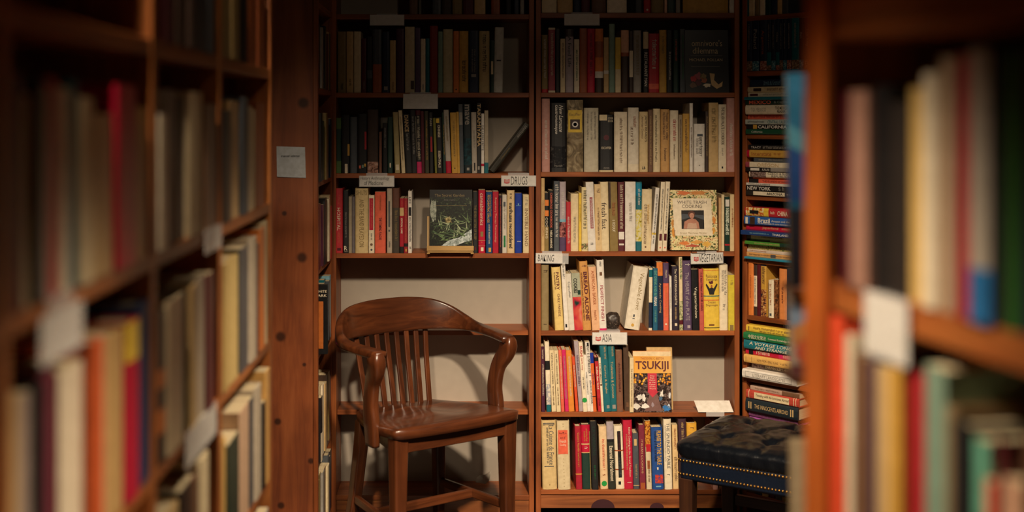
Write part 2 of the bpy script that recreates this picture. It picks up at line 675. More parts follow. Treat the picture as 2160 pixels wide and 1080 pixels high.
# ------------------------------------------------------------------ room shell
D = 4.76              # the end bookcases' fronts
WX, WX2, WXL = wood('x'), wood('z'), wood('y')
WALL = plain('#8a7560', .9)


def structure(name, x0, x1, y0, y1, z0, z1, m):
    o = MB().box(x0, x1, y0, y1, z0, z1).build(name, m)
    o['kind'] = 'structure'
    return o


structure('floor', -2.8, 2.8, -1.6, 5.4, -.1, 0, wood('y', '#150c08', '#22140c', '#2c1b11', .5))
structure('ceiling', -2.8, 2.8, -1.6, 5.4, 3.5, 3.6, plain('#5a5048', .9))
structure('wall_back', -2.8, 2.8, 5.2, 5.4, 0, 3.5, WALL)
structure('wall_left', -2.8, -2.6, -1.6, 5.2, 0, 3.5, WALL)
structure('wall_right', 2.6, 2.8, -1.6, 5.2, 0, 3.5, WALL)
structure('wall_front', -2.6, 2.6, -1.6, -1.4, 0, 3.5, WALL)

# ------------------------------------------------------------------ bookcases
BACK = Face(0, D, 1, 0)
CORNER = Face((1570 - CX) / F * D, D, math.cos(R(47)), -math.sin(R(47)))
SIDE = Face(-.526, 4.30, 0, 1)           # short case between the pine end panel and the end wall
AISLE = Face(-.47, 0, 0, 1)              # long case along the aisle
RIGHT = Face(.45, 1.55, .163, -1)        # case on the other side of the aisle


def bookcase(face, s0, s1, shelf_z, top, label, dep=.19, stile=.02, th=.019, back='#aca192', kick=None, shelf_d=None, name='bookcase', posts=(), sides=(1, 1), tint=None):
    tk = dict(zip(('dark', 'mid', 'light'), tint)) if tint else {}
    WX, WX2 = wood('x', **tk), wood('z', **tk)
    root = empty(name, face.at(0, 0, 0), (0, 0, face.yaw))
    for k, (a, b_) in enumerate(((s0 - stile, s0), (s1, s1 + stile))):
        if sides[k]:
            MB().box(a, b_, 0, dep + .012, 0, top).build('upright', WX2, root, bevel=.0015)
    for p in posts:
        MB().box(p - stile / 2, p + stile / 2, 0, dep, 0, top).build('upright', WX2, root, bevel=.0015)
    cuts = [s0] + [p for p in posts] + [s1]
    segs = [(cuts[i] + (stile / 2 if i else 0), cuts[i + 1] - (stile / 2 if i < len(cuts) - 2 else 0)) for i in range(len(cuts) - 1)]
    for i, z in enumerate(shelf_z):
        d0 = (shelf_d or {}).get(i, 0.0)
        for a, b_ in segs:
            MB().box(a, b_, d0 + .001, dep, z - th, z).build('shelf', WX, root, bevel=.0012)
    for a, b_ in segs:
        MB().box(a, b_, 0, dep, top - th, top).build('top_board', WX, root, bevel=.0012)
    MB().box(s0, s1, dep, dep + .012, .02, top).build('back_panel', plain(back, .75), root)
    if kick:
        MB().box(s0, s1, .006, .024, kick[0], kick[1]).build('kick_board', wood('x', '#5e2f18', '#9a5a30', '#b27038'), root, bevel=.001)
    tag(root, label, 'bookcase')
    return root


def zb(y):
    return CZ - (y - CY) / F * D


def xb_(x):
    return (x - CX) / F * D


LZ = [zb(30), zb(195.5), zb(365.8), zb(534.5), zb(700), zb(870), zb(1045)]
RZ = [zb(27), zb(195.3), zb(363), zb(530.5), zb(697.8), zb(869.5), zb(1033.5)]
bookcase(BACK, xb_(709), xb_(1116), LZ, 2.32, 'wooden bookcase with three empty pale-backed shelves behind the armchair', shelf_d={4: .03, 5: .04}, kick=(.0, LZ[6] - .019))
bookcase(BACK, xb_(1141), xb_(1549.5), RZ, 2.32, 'wooden bookcase full of cookbooks between the armchair bay and the corner stacks', kick=(zb(1073), zb(1046)))
KL, KR = 0.008, 0.62
KZ = [CORNER.z(y, .03) for y in (34, 150.5, 283, 411.5, 545, 665, 795, 900, 1040)]
KS = CORNER.s(1574.5)
bookcase(CORNER, KS, KR, KZ, 2.3, 'corner bookcase set at an angle and crammed with stacked travel books', dep=.2, stile=.02, back='#4a3526')
SZ = [2.0, 1.69, 1.352, 1.035, .73, .34, .06]
bookcase(SIDE, .02, .45, SZ, 2.3, 'short side bookcase behind the knotty pine end panel', dep=.2, sides=(0, 1), back='#4a3526')
AP = [1.227, 1.817, 2.31, 2.90]
AZ = [1.70, 1.376, 1.046, .72, .40, .08]
bookcase(AISLE, .62, 2.90, AZ, 2.05, 'long wooden bookcase running down the aisle on the pine panel side', dep=.25, th=.024, stile=.03, posts=AP[:3], back='#3a281c', tint=('#7a4420', '#ae6632', '#c47e42'))
RZZ = [1.712, 1.378, 1.046, .72, .40, .08]
bookcase(RIGHT, .032, .62, RZZ, 1.74, 'wooden aisle bookcase opposite, close by, ending in a broad orange stile', dep=.24, th=.036, stile=.03, back='#3a281c', tint=('#7a4420', '#aa5e2c', '#c07638'))
_r1 = [o for o in COL.objects if o.get('label', '').startswith('wooden bookcase full of cookbooks')][0]
for px_, rx_ in ((1272, 25), (1386, 15)):
    x_, zc_ = xb_(px_), zb(1072.5)
    rr_ = rx_ / F * D
    MB().add([(x_ + rr_ * math.cos(math.pi * i / 12), .0052, zc_ + rr_ * .75 * math.sin(math.pi * i / 12)) for i in range(13)], [tuple(range(13))[::-1]]).build('paint_stain', plain('#3c141c', .6), _r1)
# the broad front stile at its far end
_r2 = [o for o in COL.objects if o.get('label', '').startswith('wooden aisle bookcase opposite')][0]
MB().box(0, RIGHT.s(1758), -.012, -.0005, 0, 1.74).build('front_stile', wood('z', '#9a4a1a', '#c46426', '#d87832'), _r2, bevel=.001)

# knotty pine end panel of the side bookcase
PY = 4.30


def pp(x, y, Y):
    return ((x - CX) / F * Y, Y, CZ - (y - CY) / F * Y)


knots = [pp(x, y, PY) + (r_ * PY / F,) for x, y, r_ in ((637, 543, 10), (592, 710, 10), (642, 769, 4), (586, 889, 7), (656, 972, 6), (593, 1066, 7), (640, 217, 11), (600, 450, 5))]
side_case = [o for o in COL.objects if o.get('label', '').startswith('short side bookcase')][0]
xa, xe = pp(560, 0, PY)[0] - .12, -.526
def child_world(mb, name, mat, parent, **kw):
    """a part whose geometry is given in world coordinates"""
    o = mb.build(name, mat, parent, **kw)
    o.matrix_parent_inverse = Matrix.Translation(parent.location).inverted() if parent.rotation_euler.z == 0 else (Matrix.Translation(parent.location) @ Matrix.Rotation(parent.rotation_euler.z, 4, 'Z')).inverted()
    return o


PINE = wood('z', '#66301a', '#8a4824', '#a05a30', .5, knots=knots, fine=.8)
child_world(MB().box(xa, xe - .016, PY - .002, PY + .02, 0, 2.3), 'end_panel', PINE, side_case, bevel=.001)
child_world(MB().box(xe - .0155, xe + .001, PY - .008, PY + .02, 0, 2.3), 'corner_strip', wood('z', '#6f3416', '#8c4a24', '#a05a2c'), side_case, bevel=.001)

# ------------------------------------------------------------------ books of the cookbook bookcase
B = 'ivory'
GA = 'books on the cookbook bookcase'


def T(txt, c, f0=.08, f1=.8, hf=.5, xo=0.0, bold=0.0, shear=0.0, mode='down'):
    return (txt, f0, f1, hf, c, xo, bold, shear, mode)


def S(c, f0=.08, f1=.75, hf=.34, xo=0.0):
    return ('~', f0, f1, hf, c, xo)


MINOR = []
# top shelf, only the feet of its books in the frame
_n = len(BOOKS)
row(BACK, RZ[0], 1100, 0, 4.32, 117, [
    (185, 322, -425, None, 'cream'), (327, 468, -400, None, 'tan'), (474, 540, -430, None, 'navy'), (545, 625, -390, None, 'maroon'),
    (640, 772, -435, None, 'brown'), (780, 960, -410, None, 'ivory'), (1035, 1110, -430, None, 'black'), (1115, 1178, -400, None, 'red', {'o': [(.05, 'white', .004)]}),
    (1182, 1300, -420, None, 'olive'), (1303, 1328, -380, None, 'peach'), (1332, 1404, -425, None, 'dkgreen'), (1408, 1448, -410, None, 'grey'),
    (1470, 1888, -350, None, 'gold', {'dep': .06, 'hard': True, 'x': 'broad'}), (1896, 1940, -420, None, 'white')],
    'on the topmost cookbook shelf', 'the centre upright', GA)

MINOR += BOOKS[_n:]
row(BACK, RZ[1], 1100, 0, 4.32, 840, [
    (185, 240, 315, None, 'olive', {'t': [S('white')], 'b': [(0, .06, 'red')]}), (245, 307, 250, None, 'rose', {'b': [(.97, 1, 'ivory'), (.0, .03, 'ivory')], 't': [S('ivory')]}),
    (310, 350, 258, None, 'black'), (355, 398, 350, None, 'cream', {'t': [S('brown')]}), (402, 474, 262, None, 'lilac', {'t': [T('A Food Life', 'black', .12, .6, .4)], 'b': [(.88, 1, 'dkbrown')]}),
    (480, 527, 355, None, 'ivory', {'t': [S('green', .2, .8)]}), (530, 597, 255, None, 'rust'), (600, 668, 258, None, 'crimson', {'t': [S('maroon')]}),
    (671, 746, 258, None, 'orange', {'b': [(.23, .33, 'white'), (0, .23, 'dkbrown'), (.55, .8, 'rust')]}), (750, 795, 338, None, 'tan', {'b': [(.34, .4, 'white')]}),
    (800, 850, 215, None, 'sage'), (855, 905, 338, None, 'yellow', {'b': [(0, .42, 'cream')]}), (908, 980, 272, None, 'peach', {'b': [(0, .58, 'dkbrown'), (.58, .64, 'rust')]}),
    (984, 1016, 280, None, 'dkbrown', {'b': [(.25, .68, 'ivory')]}), (1020, 1092, 274, None, 'grey', {'t': [S('olive')]}),
    (1110, 1157, 270, None, 'black', {'b': [(.7, .97, 'cream')], 't': [T('RESTAURANT MAN', 'white', .36, .9, .6, 0, .01)]}),
    (1160, 1253, 303, None, 'red', {'t': [S('white', .1, .65, .4)], 'b': [(.06, .15, 'coral')]}), (1256, 1323, 270, None, 'gold', {'t': [S('olive', .1, .4)]}),
    (1326, 1376, 272, None, 'black', {'t': [S('white', .35, .8)]}), (1385, 1432, 272, None, 'dkgreen', {'t': [T('CULINARIA', 'red', .2, .5, .4)] if False else [S('coral', .15, .5)]}),
    (1445, 1492, 260, None, 'slate', {'t': [S('green', .1, .8)]})],
    'beside the black display book', 'the centre upright', GA)
r_, w_, h_ = facing(BACK, 1446, 1538, 61, 194, .03, 'black', .1, RZ[1], .012, 'black display book with pale title and a small fruit picture, second cookbook shelf')
for t_, y0, y1, x0, x1 in (("omnivore's", .74, .84, .16, .86), ('dilemma', .62, .72, .18, .76), ('MICHAEL POLLAN', .50, .545, .1, .86)):
    words_on(r_, w_, h_, t_, x0, x1, y0, y1, 'cream')
art(r_, w_, h_, 'rule', rect(.14, .86, .585, .59), paper('grey'))
art(r_, w_, h_, 'rule', rect(.14, .8, .415, .42), paper('grey'))
_q = random.Random(3)
for cx, cy, c in ((.2, .22, 'red'), (.3, .27, 'rose'), (.4, .26, 'olive'), (.3, .16, 'maroon'), (.43, .2, 'rust'), (.18, .12, 'brown')):
    art(r_, w_, h_, 'fruit', blob(cx, cy, .07, .05, _q), paper(c))
art(r_, w_, h_, 'garlic', blob(.5, .12, .08, .03, _q), paper('ivory'))
art(r_, w_, h_, 'pear', [(.56, .31), (.68, .3), (.66, .2), (.76, .13), (.86, .18), (.84, .1), (.72, .06), (.6, .12)], paper('tan'))

row(BACK, RZ[2], 1120, 190, 4.8, 828, [
    (110, 192, 85, None, 'pink', {'t': [S('white', .3, .85)], 'hard': True}),
    (198, 358, 130, None, 'black', {'t': [T('New Larousse', 'white', .03, .42, .26, .17, .01, .35), T('Gastronomique', 'white', .03, .45, .26, -.14, .01, .35), T('Hamlyn', 'grey', .9, .93, .5, 0, 0, 0, 'across')],
                                      'b': [(.06, .37, picture('vine', [(.3, '#17171a'), (.55, '#1d1d20'), (.7, '#4d4a48')], 40))], 'hard': True}),
    (363, 530, 100, None, 'tan', {'mat': picture('sepia', [(.3, '#4e4231'), (.5, '#8b7a5e'), (.7, '#c6b795')], 18, 6, 2.0), 'hard': True,
                                  'b': [(.55, .86, 'yellow', -.85, .85), (.59, .73, 'dkbrown', -.6, .6)], 't': [T('Escoffier', 'brown', .18, .22, .7, 0, 0, 0, 'across')], 'o': [(.66, 'white', .012), (.66, 'black', .007)]}),
    (537, 685, 180, None, 'grey', {'hex': '#c9c0a8', 't': [S('grey', .06, .5, .12, .25), S('grey', .06, .5, .12), S('grey', .06, .5, .12, -.25)], 'hard': True}),
    (692, 835, 250, None, 'black', {'b': [(.9, 1, 'cream', -1, .1), (0, .03, 'cream')], 't': [T('COOK', 'ivory', .04, .08, .35, .3, 0, 0, 'across'), T('BOOK', 'ivory', .09, .13, .35, .3, 0, 0, 'across'), T('ESCOFFIER', 'ivory', .56, .6, .7, 0, 0, 0, 'across'), T('CROWN', 'grey', .92, .95, .4, 0, 0, 0, 'across')], 'o': [(.6, 'maroon', .011)], 'hard': True}),
    (843, 976, 220, None, 'ivory', {'t': [S('brown', .1, .85, .2)], 'hard': True}),
    (982, 1093, 177, None, 'white', {'hex': '#ddd3c0', 't': [S('rust', .14, .32, .25, .1), S('brown', .3, .6, .25, -.15)], 'b': [(.0, .12, 'ivory')], 'hard': True}),
    (1098, 1186, 218, None, 'tan', {'hex': '#d8bf8e', 't': [T('JAMES BEARD\'S', 'dkbrown', .06, .5, .32, .22), T('American Cookery', 'brown', .08, .45, .3, -.18, 0, .2), T('LB', 'black', .91, .955, .4, 0, .02, 0, 'across')]}),
    (1189, 1233, 200, None, 'brown', {'t': [S('tan', .1, .9)]}),
    (1237, 1309, 188, None, 'cream', {'b': [(.04, .94, 'brown', -.82, -.76), (.04, .94, 'brown', .34, .4)], 't': [S('black', .1, .85, .26, -.1)]}),
    (1313, 1402, 195, None, 'gold', {'hex': '#c89a5c', 't': [S('brown', .05, .5, .26, .2), S('brown', .05, .5, .26, -.15), S('brown', .62, .85, .26)]}),
    (1408, 1493, 205, None, 'ivory', {'t': [S('red', .15, .5, .36), S('brown', .55, .8, .2)]}),
    (1496, 1533, 250, None, 'lilac', {'hex': '#a59378', 't': [S('brown')]}),
    (1536, 1604, 238, None, 'gold', {'t': [S('brown', .1, .7)]}),
    (1607, 1640, 132, None, 'white', {'t': [S('brown', .35, .8)]}),
    (1648, 1763, 342, None, 'white', {'t': [S('black', .28, .7, .26, .1), S('grey', .3, .65, .24, -.2), S('black', .86, .87, .4)], 'b': [(.74, .79, 'slate', -.4, .6)]}),
    (1766, 1797, 215, None, 'dkbrown', {'t': [S('tan')]}),
    (1800, 1896, 127, None, 'tan', {'t': [S('olive', .08, .6, .45)]}),
    (1899, 1978, 145, None, 'ivory', {'t': [T('THE SILVER PALATE COOKBOOK', 'dkbrown', .04, .6, .4, .05), S('grey', .65, .78, .2)], 'b': [(.05, .08, 'black', -.2, .2)]}),
    (1982, 2068, 80, None, 'pink', {'t': [S('white', .35, .8)], 'hard': True})],
    'on the third cookbook shelf down', 'the centre upright', GA)

FLOR = picture('floral', [(.32, '#2e2a1c'), (.41, '#5e6a34'), (.45, '#d8cc8e'), (.53, '#e8dca8'), (.58, '#dba06a'), (.63, '#4a4a2c'), (.7, '#e0d49c')], 32, 4, .8)
row(BACK, RZ[3], 1120, 370, 4.8, 769, [
    (105, 138, 30, None, 'tan', {'t': [S('rust', .3, .8)]}),
    (140, 179, 178, None, 'black', {'b': [(.78, .88, 'orange'), (.6, .7, 'orange'), (0, .42, 'olive')], 't': [T('COOKING', 'ivory', .42, .78, .6)]}),
    (182, 229, 155, None, 'black', {'t': [T('CASSEROLE COOKBOOK', 'coral', .04, .62, .42, 0, .015), T('NIKA HANDE', 'ivory', .66, .95, .42, 0, .015)]}),
    (231, 287, 60, None, 'slate', {'t': [S('white', .05, .5, .55), S('white', .52, .8, .4)]}),
    (290, 354, 65, None, 'lilac', {'b': [(.2, .42, picture('figs', [(.35, '#2a1a20'), (.5, '#9a5a5a'), (.65, '#c48a80')], 30)), (0, .2, 'purple'), (.42, .46, 'sky')], 't': [S('white', .15, .5, .4)]}),
    (357, 403, 268, None, 'red', {'t': [S('white', .3, .85, .45)]}),
    (402, 482, 188, None, 'cream', {'t': [S('grey', .4, .85, .3)]}),
    (484, 511, 180, None, 'yellow', {'t': [S('olive', .2, .5)]}),
    (513, 577, 120, None, 'ivory', {'hex': '#e3d2a0', 't': [S('black', .05, .65, .5)], 'b': [(.03, .12, picture('leafy', [(.35, '#e3d2a0'), (.5, '#3f5530'), (.62, '#c48a70')], 40))]}),
    (553, 632, 67, 580, 'white', {'b': [(.33, .78, 'rose', -.15, .6)], 't': [S('white', .24, .66, .3, .12), S('slate', .88, .93, .4)]}),
    (640, 712, 92, 652, 'peach', {'hex': '#d9bd8c', 't': [S('brown', .35, .85, .26), S('brown', .06, .14, .4)]}),
    (700, 782, 67, 714, 'cream', {'t': [T('fresh fast', 'dkbrown', .3, .68, .6, -.08)]}),
    (787, 872, 70, 800, 'olive', {'b': [(.62, 1, 'dkbrown', -1, -.6)], 't': [S('rust', .3, .5, .4), S('ivory', .55, .75, .4)]}),
    (878, 948, 70, 882, 'maroon', {'t': [S('ivory', .04, .68, .42)], 'b': [(.17, .28, 'white', -.8, .8), (.085, .11, 'white', -.7, .7)]}),
    (953, 1060, 67, None, 'white', {'t': [S('grey', .3, .6, .25)]}),
    (1063, 1123, 69, None, 'teal', {'b': [(.14, .6, picture('lily', [(.4, '#d8d0b0'), (.55, '#d8c85a'), (.65, '#7a6a30')], 30)), (.8, .98, '#1480a0')], 't': [S('white', .1, .35, .36)]}),
    (1126, 1229, 143, 1115, 'cream', {'t': [S('gold', .25, .6, .2, .12), S('brown', .25, .9, .28, -.15)], 'b': [(.05, .08, 'brown', -.3, .0)]}),
    (1262, 1302, 125, 1212, 'white', {'t': [S('slate', .1, .9, .4)], 'b': [(.26, .29, 'yellow')]}),
    (1317, 1361, 68, 1284, 'ivory', {'t': [S('slate', .1, .7, .3)], 'b': [(.15, .25, 'maroon', -.6, .6)], 'o': [(.05, 'coral', .003)]}),
    (1366, 1411, 65, 1331, 'ivory', {'t': [S('slate', .1, .7, .3)], 'b': [(.15, .25, 'maroon', -.6, .6)], 'o': [(.05, 'coral', .003)]}),
    (1902, 1928, 230, None, 'orange', {'hex': '#c9a070'}), (1929, 1958, 198, None, 'cream'),
    (1964, 2012, 220, None, 'dkgreen', {'b': [(.82, .95, 'white', -.8, .8), (.3, .8, picture('lace', [(.4, '#17332a'), (.55, '#cfd6c0')], 60), -.7, .7), (.1, .13, 'red')]}),
    (2016, 2062, 195, None, 'tan', {'hex': '#dcc494', 't': [S('rust', .25, .6)]})],
    'beside the flowered cookbook', 'the centre upright', GA)

# the flowered cookbook on its wire stand
r_, w_, h_ = facing(BACK, 1415, 1514.5, 400, 526, .022, 'ivory', .13, RZ[3], -.006, 'flowered spiral cookbook with a framed portrait photograph, propped on a black wire stand', mat=FLOR, lift=.006)
art(r_, w_, h_, 'title_panel', [(.08, .24), (.9, .24), (.88, .86), (.06, .86)], paper('ivory', .35), 1)
words_on(r_, w_, h_, 'WHITE TRASH', .16, .78, .77, .82, 'dkbrown', 2)
words_on(r_, w_, h_, 'COOKING', .26, .68, .7, .755, 'dkbrown', 2)
words_on(r_, w_, h_, 'Ernest Matthew Mickler', .2, .78, .265, .3, 'olive', 2, 0, .3)
art(r_, w_, h_, 'photograph', rect(.24, .72, .35, .66), paper('#211c19', .3), 2)
art(r_, w_, h_, 'photograph_scenery', [(.24, .5), (.5, .56), (.72, .5), (.72, .58), (.24, .6)], paper('slate', .3), 3)
art(r_, w_, h_, 'torso', [(.28, .355), (.3, .47), (.39, .51), (.46, .53), (.54, .51), (.6, .46), (.62, .355)], paper('#b77f68', .3), 4)
art(r_, w_, h_, 'blouse', [(.35, .355), (.37, .44), (.42, .45), (.5, .44), (.55, .45), (.57, .355)], paper('#c9a58e', .3), 5)
art(r_, w_, h_, 'hair', disc(.455, .595, .075, .055), paper('#5c3526', .3), 5)
art(r_, w_, h_, 'face', disc(.46, .57, .05, .047), paper('#c08a72', .3), 6)
art(r_, w_, h_, 'lips', disc(.462, .547, .014, .005), paper('#8a3a34', .3), 7)
for cx in (.442, .48):
    art(r_, w_, h_, 'eye', disc(cx, .578, .007, .004, 8), paper('#3a231a', .3), 7)
for cx, cy, rx, ry, c in ((.3, .95, .16, .028, '#d8743a'), (.6, .95, .2, .03, '#c9843f'), (.07, .3, .04, .08, '#d89030'), (.05, .45, .03, .06, '#c98a3a'), (.94, .7, .03, .06, '#7b8a48'),
                          (.93, .5, .035, .06, '#d88a3c'), (.92, .32, .03, .05, '#d89a3c'), (.3, .12, .1, .03, '#dc8040'), (.55, .13, .12, .03, '#dca050'), (.45, .07, .16, .02, '#b8503a'), (.75, .1, .08, .04, '#e0b050')):
    art(r_, w_, h_, 'printed_flower', blob(cx, cy, rx, ry, _q, 16, .4), paper(c, .3), 1)
mbs = MB()
for k in range(18):
    z0 = h_ * (.05 + .9 * k / 17)
    mbs.box(-w_ / 2 - .004, -w_ / 2 + .004, -.0015, .0235, z0 - .0012, z0 + .0012)
sp_ = mbs.build('spiral_binding', plain('#2a2622', .4), r_)
sp_['kind'] = 'stuff'
t_ = empty('wire_stand', BACK.at(BACK.s(1472), -.01, RZ[3]))
sw = lambda pts, r: MB().rings(sweep(pts, [(r * 2, r * 2, r)] * len(pts), up=(.13, .2, .97)), True)
sw([(-.026, -.012, .018), (-.026, -.012, .003), (.026, -.012, .003), (.026, -.012, .018)], .0012).build('front_hook', plain('black', .4), t_, fix=True)
sw([(-.026, -.012, .003), (-.026, .06, .0035)], .0012).build('foot', plain('black', .4), t_, fix=True)
sw([(.026, -.012, .003), (.026, .06, .0035)], .0012).build('foot', plain('black', .4), t_, fix=True)
sw([(-.026, .06, .0035), (-.01, .045, .1), (.01, .045, .1), (.026, .06, .0035)], .0012).build('back_brace', plain('black', .4), t_, fix=True)
tag(t_, 'small black wire stand holding up the flowered cookbook', 'book stand')

row(BACK, RZ[4], 1120, 530, 4.8, 803, [
    (105, 181, 140, None, 'olive', {'hex': '#8d7a52', 't': [S('dkbrown', .08, .12, .5), S('dkbrown', .9, .94, .5)], 'hard': True}),
    (205, 296, 160, 244, 'yellow', {'hex': '#e4c67a', 't': [T('PASTRY', 'maroon', .08, .36, .34, .12, .02), T('CHEZ PANISSE', 'maroon', .42, .78, .26, .12), S('maroon', .08, .36, .14, -.2)], 'hard': True}),
    (301, 346, 122, 340, 'white', {'t': [S('slate', .04, .25, .4)], 'b': [(.04, .09, 'black', -.5, .3)]}),
    (348, 405, 228, 386, 'white', {'t': [T('Cupcakes', 'slate', .14, .42, .5, 0, 0, .2)], 'hex': '#ddd5c6'}),
    (408, 500, 222, 440, 'sage', {'hex': '#a8ac96', 't': [T('COOKIES', 'black', .09, .35, .42, -.12, .025)], 'b': [(0, .58, picture('cookies', [(.3, '#1c3a34'), (.42, '#c23040'), (.52, '#d05a48'), (.6, '#d88a70'), (.7, '#1a1a1c')], 14, 2, .6)), (.62, .7, 'dkgreen', .2, .8)]}),
    (485, 570, 102, 528, 'gold', {'hex': '#cf9650', 't': [T('BREAD ALONE', 'maroon', .15, .86, .46, .14, .03), S('maroon', .16, .86, .15, -.3), S('maroon', .05, .1, .5)], 'hard': True}),
    (578, 656, 155, 620, 'peach', {'hex': '#e6b48c', 't': [T('AMERICAN BAKER', 'rust', .06, .6, .4, .05), S('rust', .68, .85, .3)]}),
    (662, 736, 88, 694, 'white', {'t': [T('PERFECT FINISH', 'rose', .36, .86, .42, .05, .01), S('black', .02, .1, .3)], 'b': [(0, .03, 'magenta'), (.78, .83, 'brown', -.3, .4)], 'hard': True}),
    (1040, 1195, 150, 945, 'white', {'hex': '#e4dac6', 't': [T('Vegetable Love', 'olive', .09, .68, .34, .12, -.005), S('slate', .76, .8, .4), S('slate', .82, .83, .6)], 'o': [(.07, 'gold', .006)], 'hard': True, 'x': 'thick', 'dep': .19}),
    (1197, 1232, 175, 1192, 'ivory', {'b': [(.86, .98, 'teal'), (.04, .45, 'navy')]}),
    (1237, 1285, 175, 1236, 'teal', {'hex': '#165a7a', 't': [T('EAT DRINK AND BE', 'mint', .04, .44, .55), T('VEGAN', 'white', .45, .6, .62, 0, .02), S('mint', .68, .88, .4)]}),
    (1272, 1332, 114, 1284, 'navy', {'b': [(.8, 1, 'orange')], 't': [T('Ayurvedic Cooking', 'tan', .3, .75, .4), S('orange', .04, .15, .3)]}),
    (1338, 1395, 122, 1339, 'coral', {'b': [(.7, 1, 'purple')], 't': [S('ivory', .1, .24, .3), S('orange', .34, .8, .42)], 'o': [(.09, 'ivory', .004)]}),
    (1401, 1423, 255, 1406, 'white', {'t': [S('grey', .2, .6)]}),
    (1425, 1495, 155, 1432, 'plum', {'hex': '#251a2c', 't': [T('The VEGETARIAN HEARTH', 'ivory', .04, .6, .34, .05), S('tan', .64, .84, .26)], 'b': [(.07, .11, 'ivory', -.3, .4)], 'hard': True}),
    (1497, 1531, 60, 1506, 'cream', {'t': [S('green', .02, .3, .6)], 'b': [(.0, .4, picture('herbs', [(.35, '#3f5530'), (.5, '#b8b488'), (.65, '#d8cfa8')], 50)), (.08, .14, 'maroon')]}),
    (1534, 1620, 98, 1546, 'purple', {'t': [T('The HEART of the PLATE', 'lilac', .17, .86, .42), S('white', .04, .08, .5)], 'b': [(.03, .07, 'lilac', -.1, .6)], 'hard': True}),
    (1623, 1692, 185, 1637, 'black', {'t': [T('Vegetarianism', 'ivory', .19, .9, .5, .02)], 'hard': False}),
    (1697, 1744, 180, 1709, 'coral', {'hex': '#c0584a', 't': [S('maroon', .05, .7, .4)]}),
    (1747, 1905, 175, 1756, 'yellow', {'t': [T('Passionate', 'brown', .09, .15, .72, 0, 0, 0, 'across'), T('Vegetarian', 'brown', .15, .21, .72, 0, 0, 0, 'across'), T('Crescent', 'brown', .52, .56, .5, 0, 0, 0, 'across'), T('Dragonwagon', 'brown', .57, .615, .75, 0, 0, 0, 'across')],
                                        'b': [(.55, .565, 'teal'), (.49, .5, 'orange'), (.48, .485, 'coral'), (.97, .98, 'orange'), (.04, .05, 'dkgreen'), (.08, .1, 'maroon', -.4, .3)], 'hard': True, 'x': 'thick'}),
    (1909, 1994, 140, 1910, 'ivory', {'t': [S('grey', .08, .48, .26, .18), S('grey', .08, .42, .26, -.15), S('grey', .6, .72, .3)], 'hard': True}),
    (1998, 2062, 240, 2001, 'yellow', {'hex': '#d8c440', 't': [S('olive', .1, .2, .4)], 'b': [(.0, .1, 'olive', -.6, .6)]})],
    'above the asia sign', 'the centre upright', GA)
# the little figure on the thick yellow spine
yb_ = [o for o in BOOKS if o.get('label', '').startswith('thick yellow')][-1]
_w = .030
for nm, pts, c in (('printed_figure', [(-.35, .58), (.35, .58), (.42, .62), (.9, .74), (.8, .76), (.3, .68), (.16, .69), (-.16, .69), (-.3, .68), (-.8, .76), (-.9, .74), (-.42, .62)], 'black'),
                   ('printed_head', disc(0, .715, .14, .025, 12), 'rust'), ('printed_basket', blob(0, .775, .34, .022, _q, 12), 'maroon')):
    MB().add([(x * .026, -.0014, z * .246) for x, z in pts], [tuple(range(len(pts)))]).build(nm, paper(c), yb_)

# dark woolly coconut of a bookend
bm = bmesh.new()
bmesh.ops.create_icosphere(bm, subdivisions=4, radius=1)
rn = random.Random(5)
from mathutils import noise as mnoise
for v in bm.verts:
    p = v.co.copy()
    k = 1 + .10 * mnoise.noise(p * 1.6) + .035 * mnoise.noise(p * 6)
    q = [math.copysign(abs(c) ** .8, c) for c in p]
    v.co = Vector((q[0] * .0315, q[1] * .031, q[2] * .034)) * k
me = bpy.data.meshes.new('bookend')
bm.to_mesh(me)
bm.free()
BE = picture('bookend', [(.3, '#1c1512'), (.5, '#2e241e'), (.62, '#443831'), (.75, '#7d6f63')], 220, 6, .3, .42)
o = link('bookend', me, BE, None, True)
o.location = BACK.at(BACK.s(1295), .05, RZ[4] + .033)
tag(o, 'dark brown rough rounded bookend beside the leaning thick white book', 'bookend')

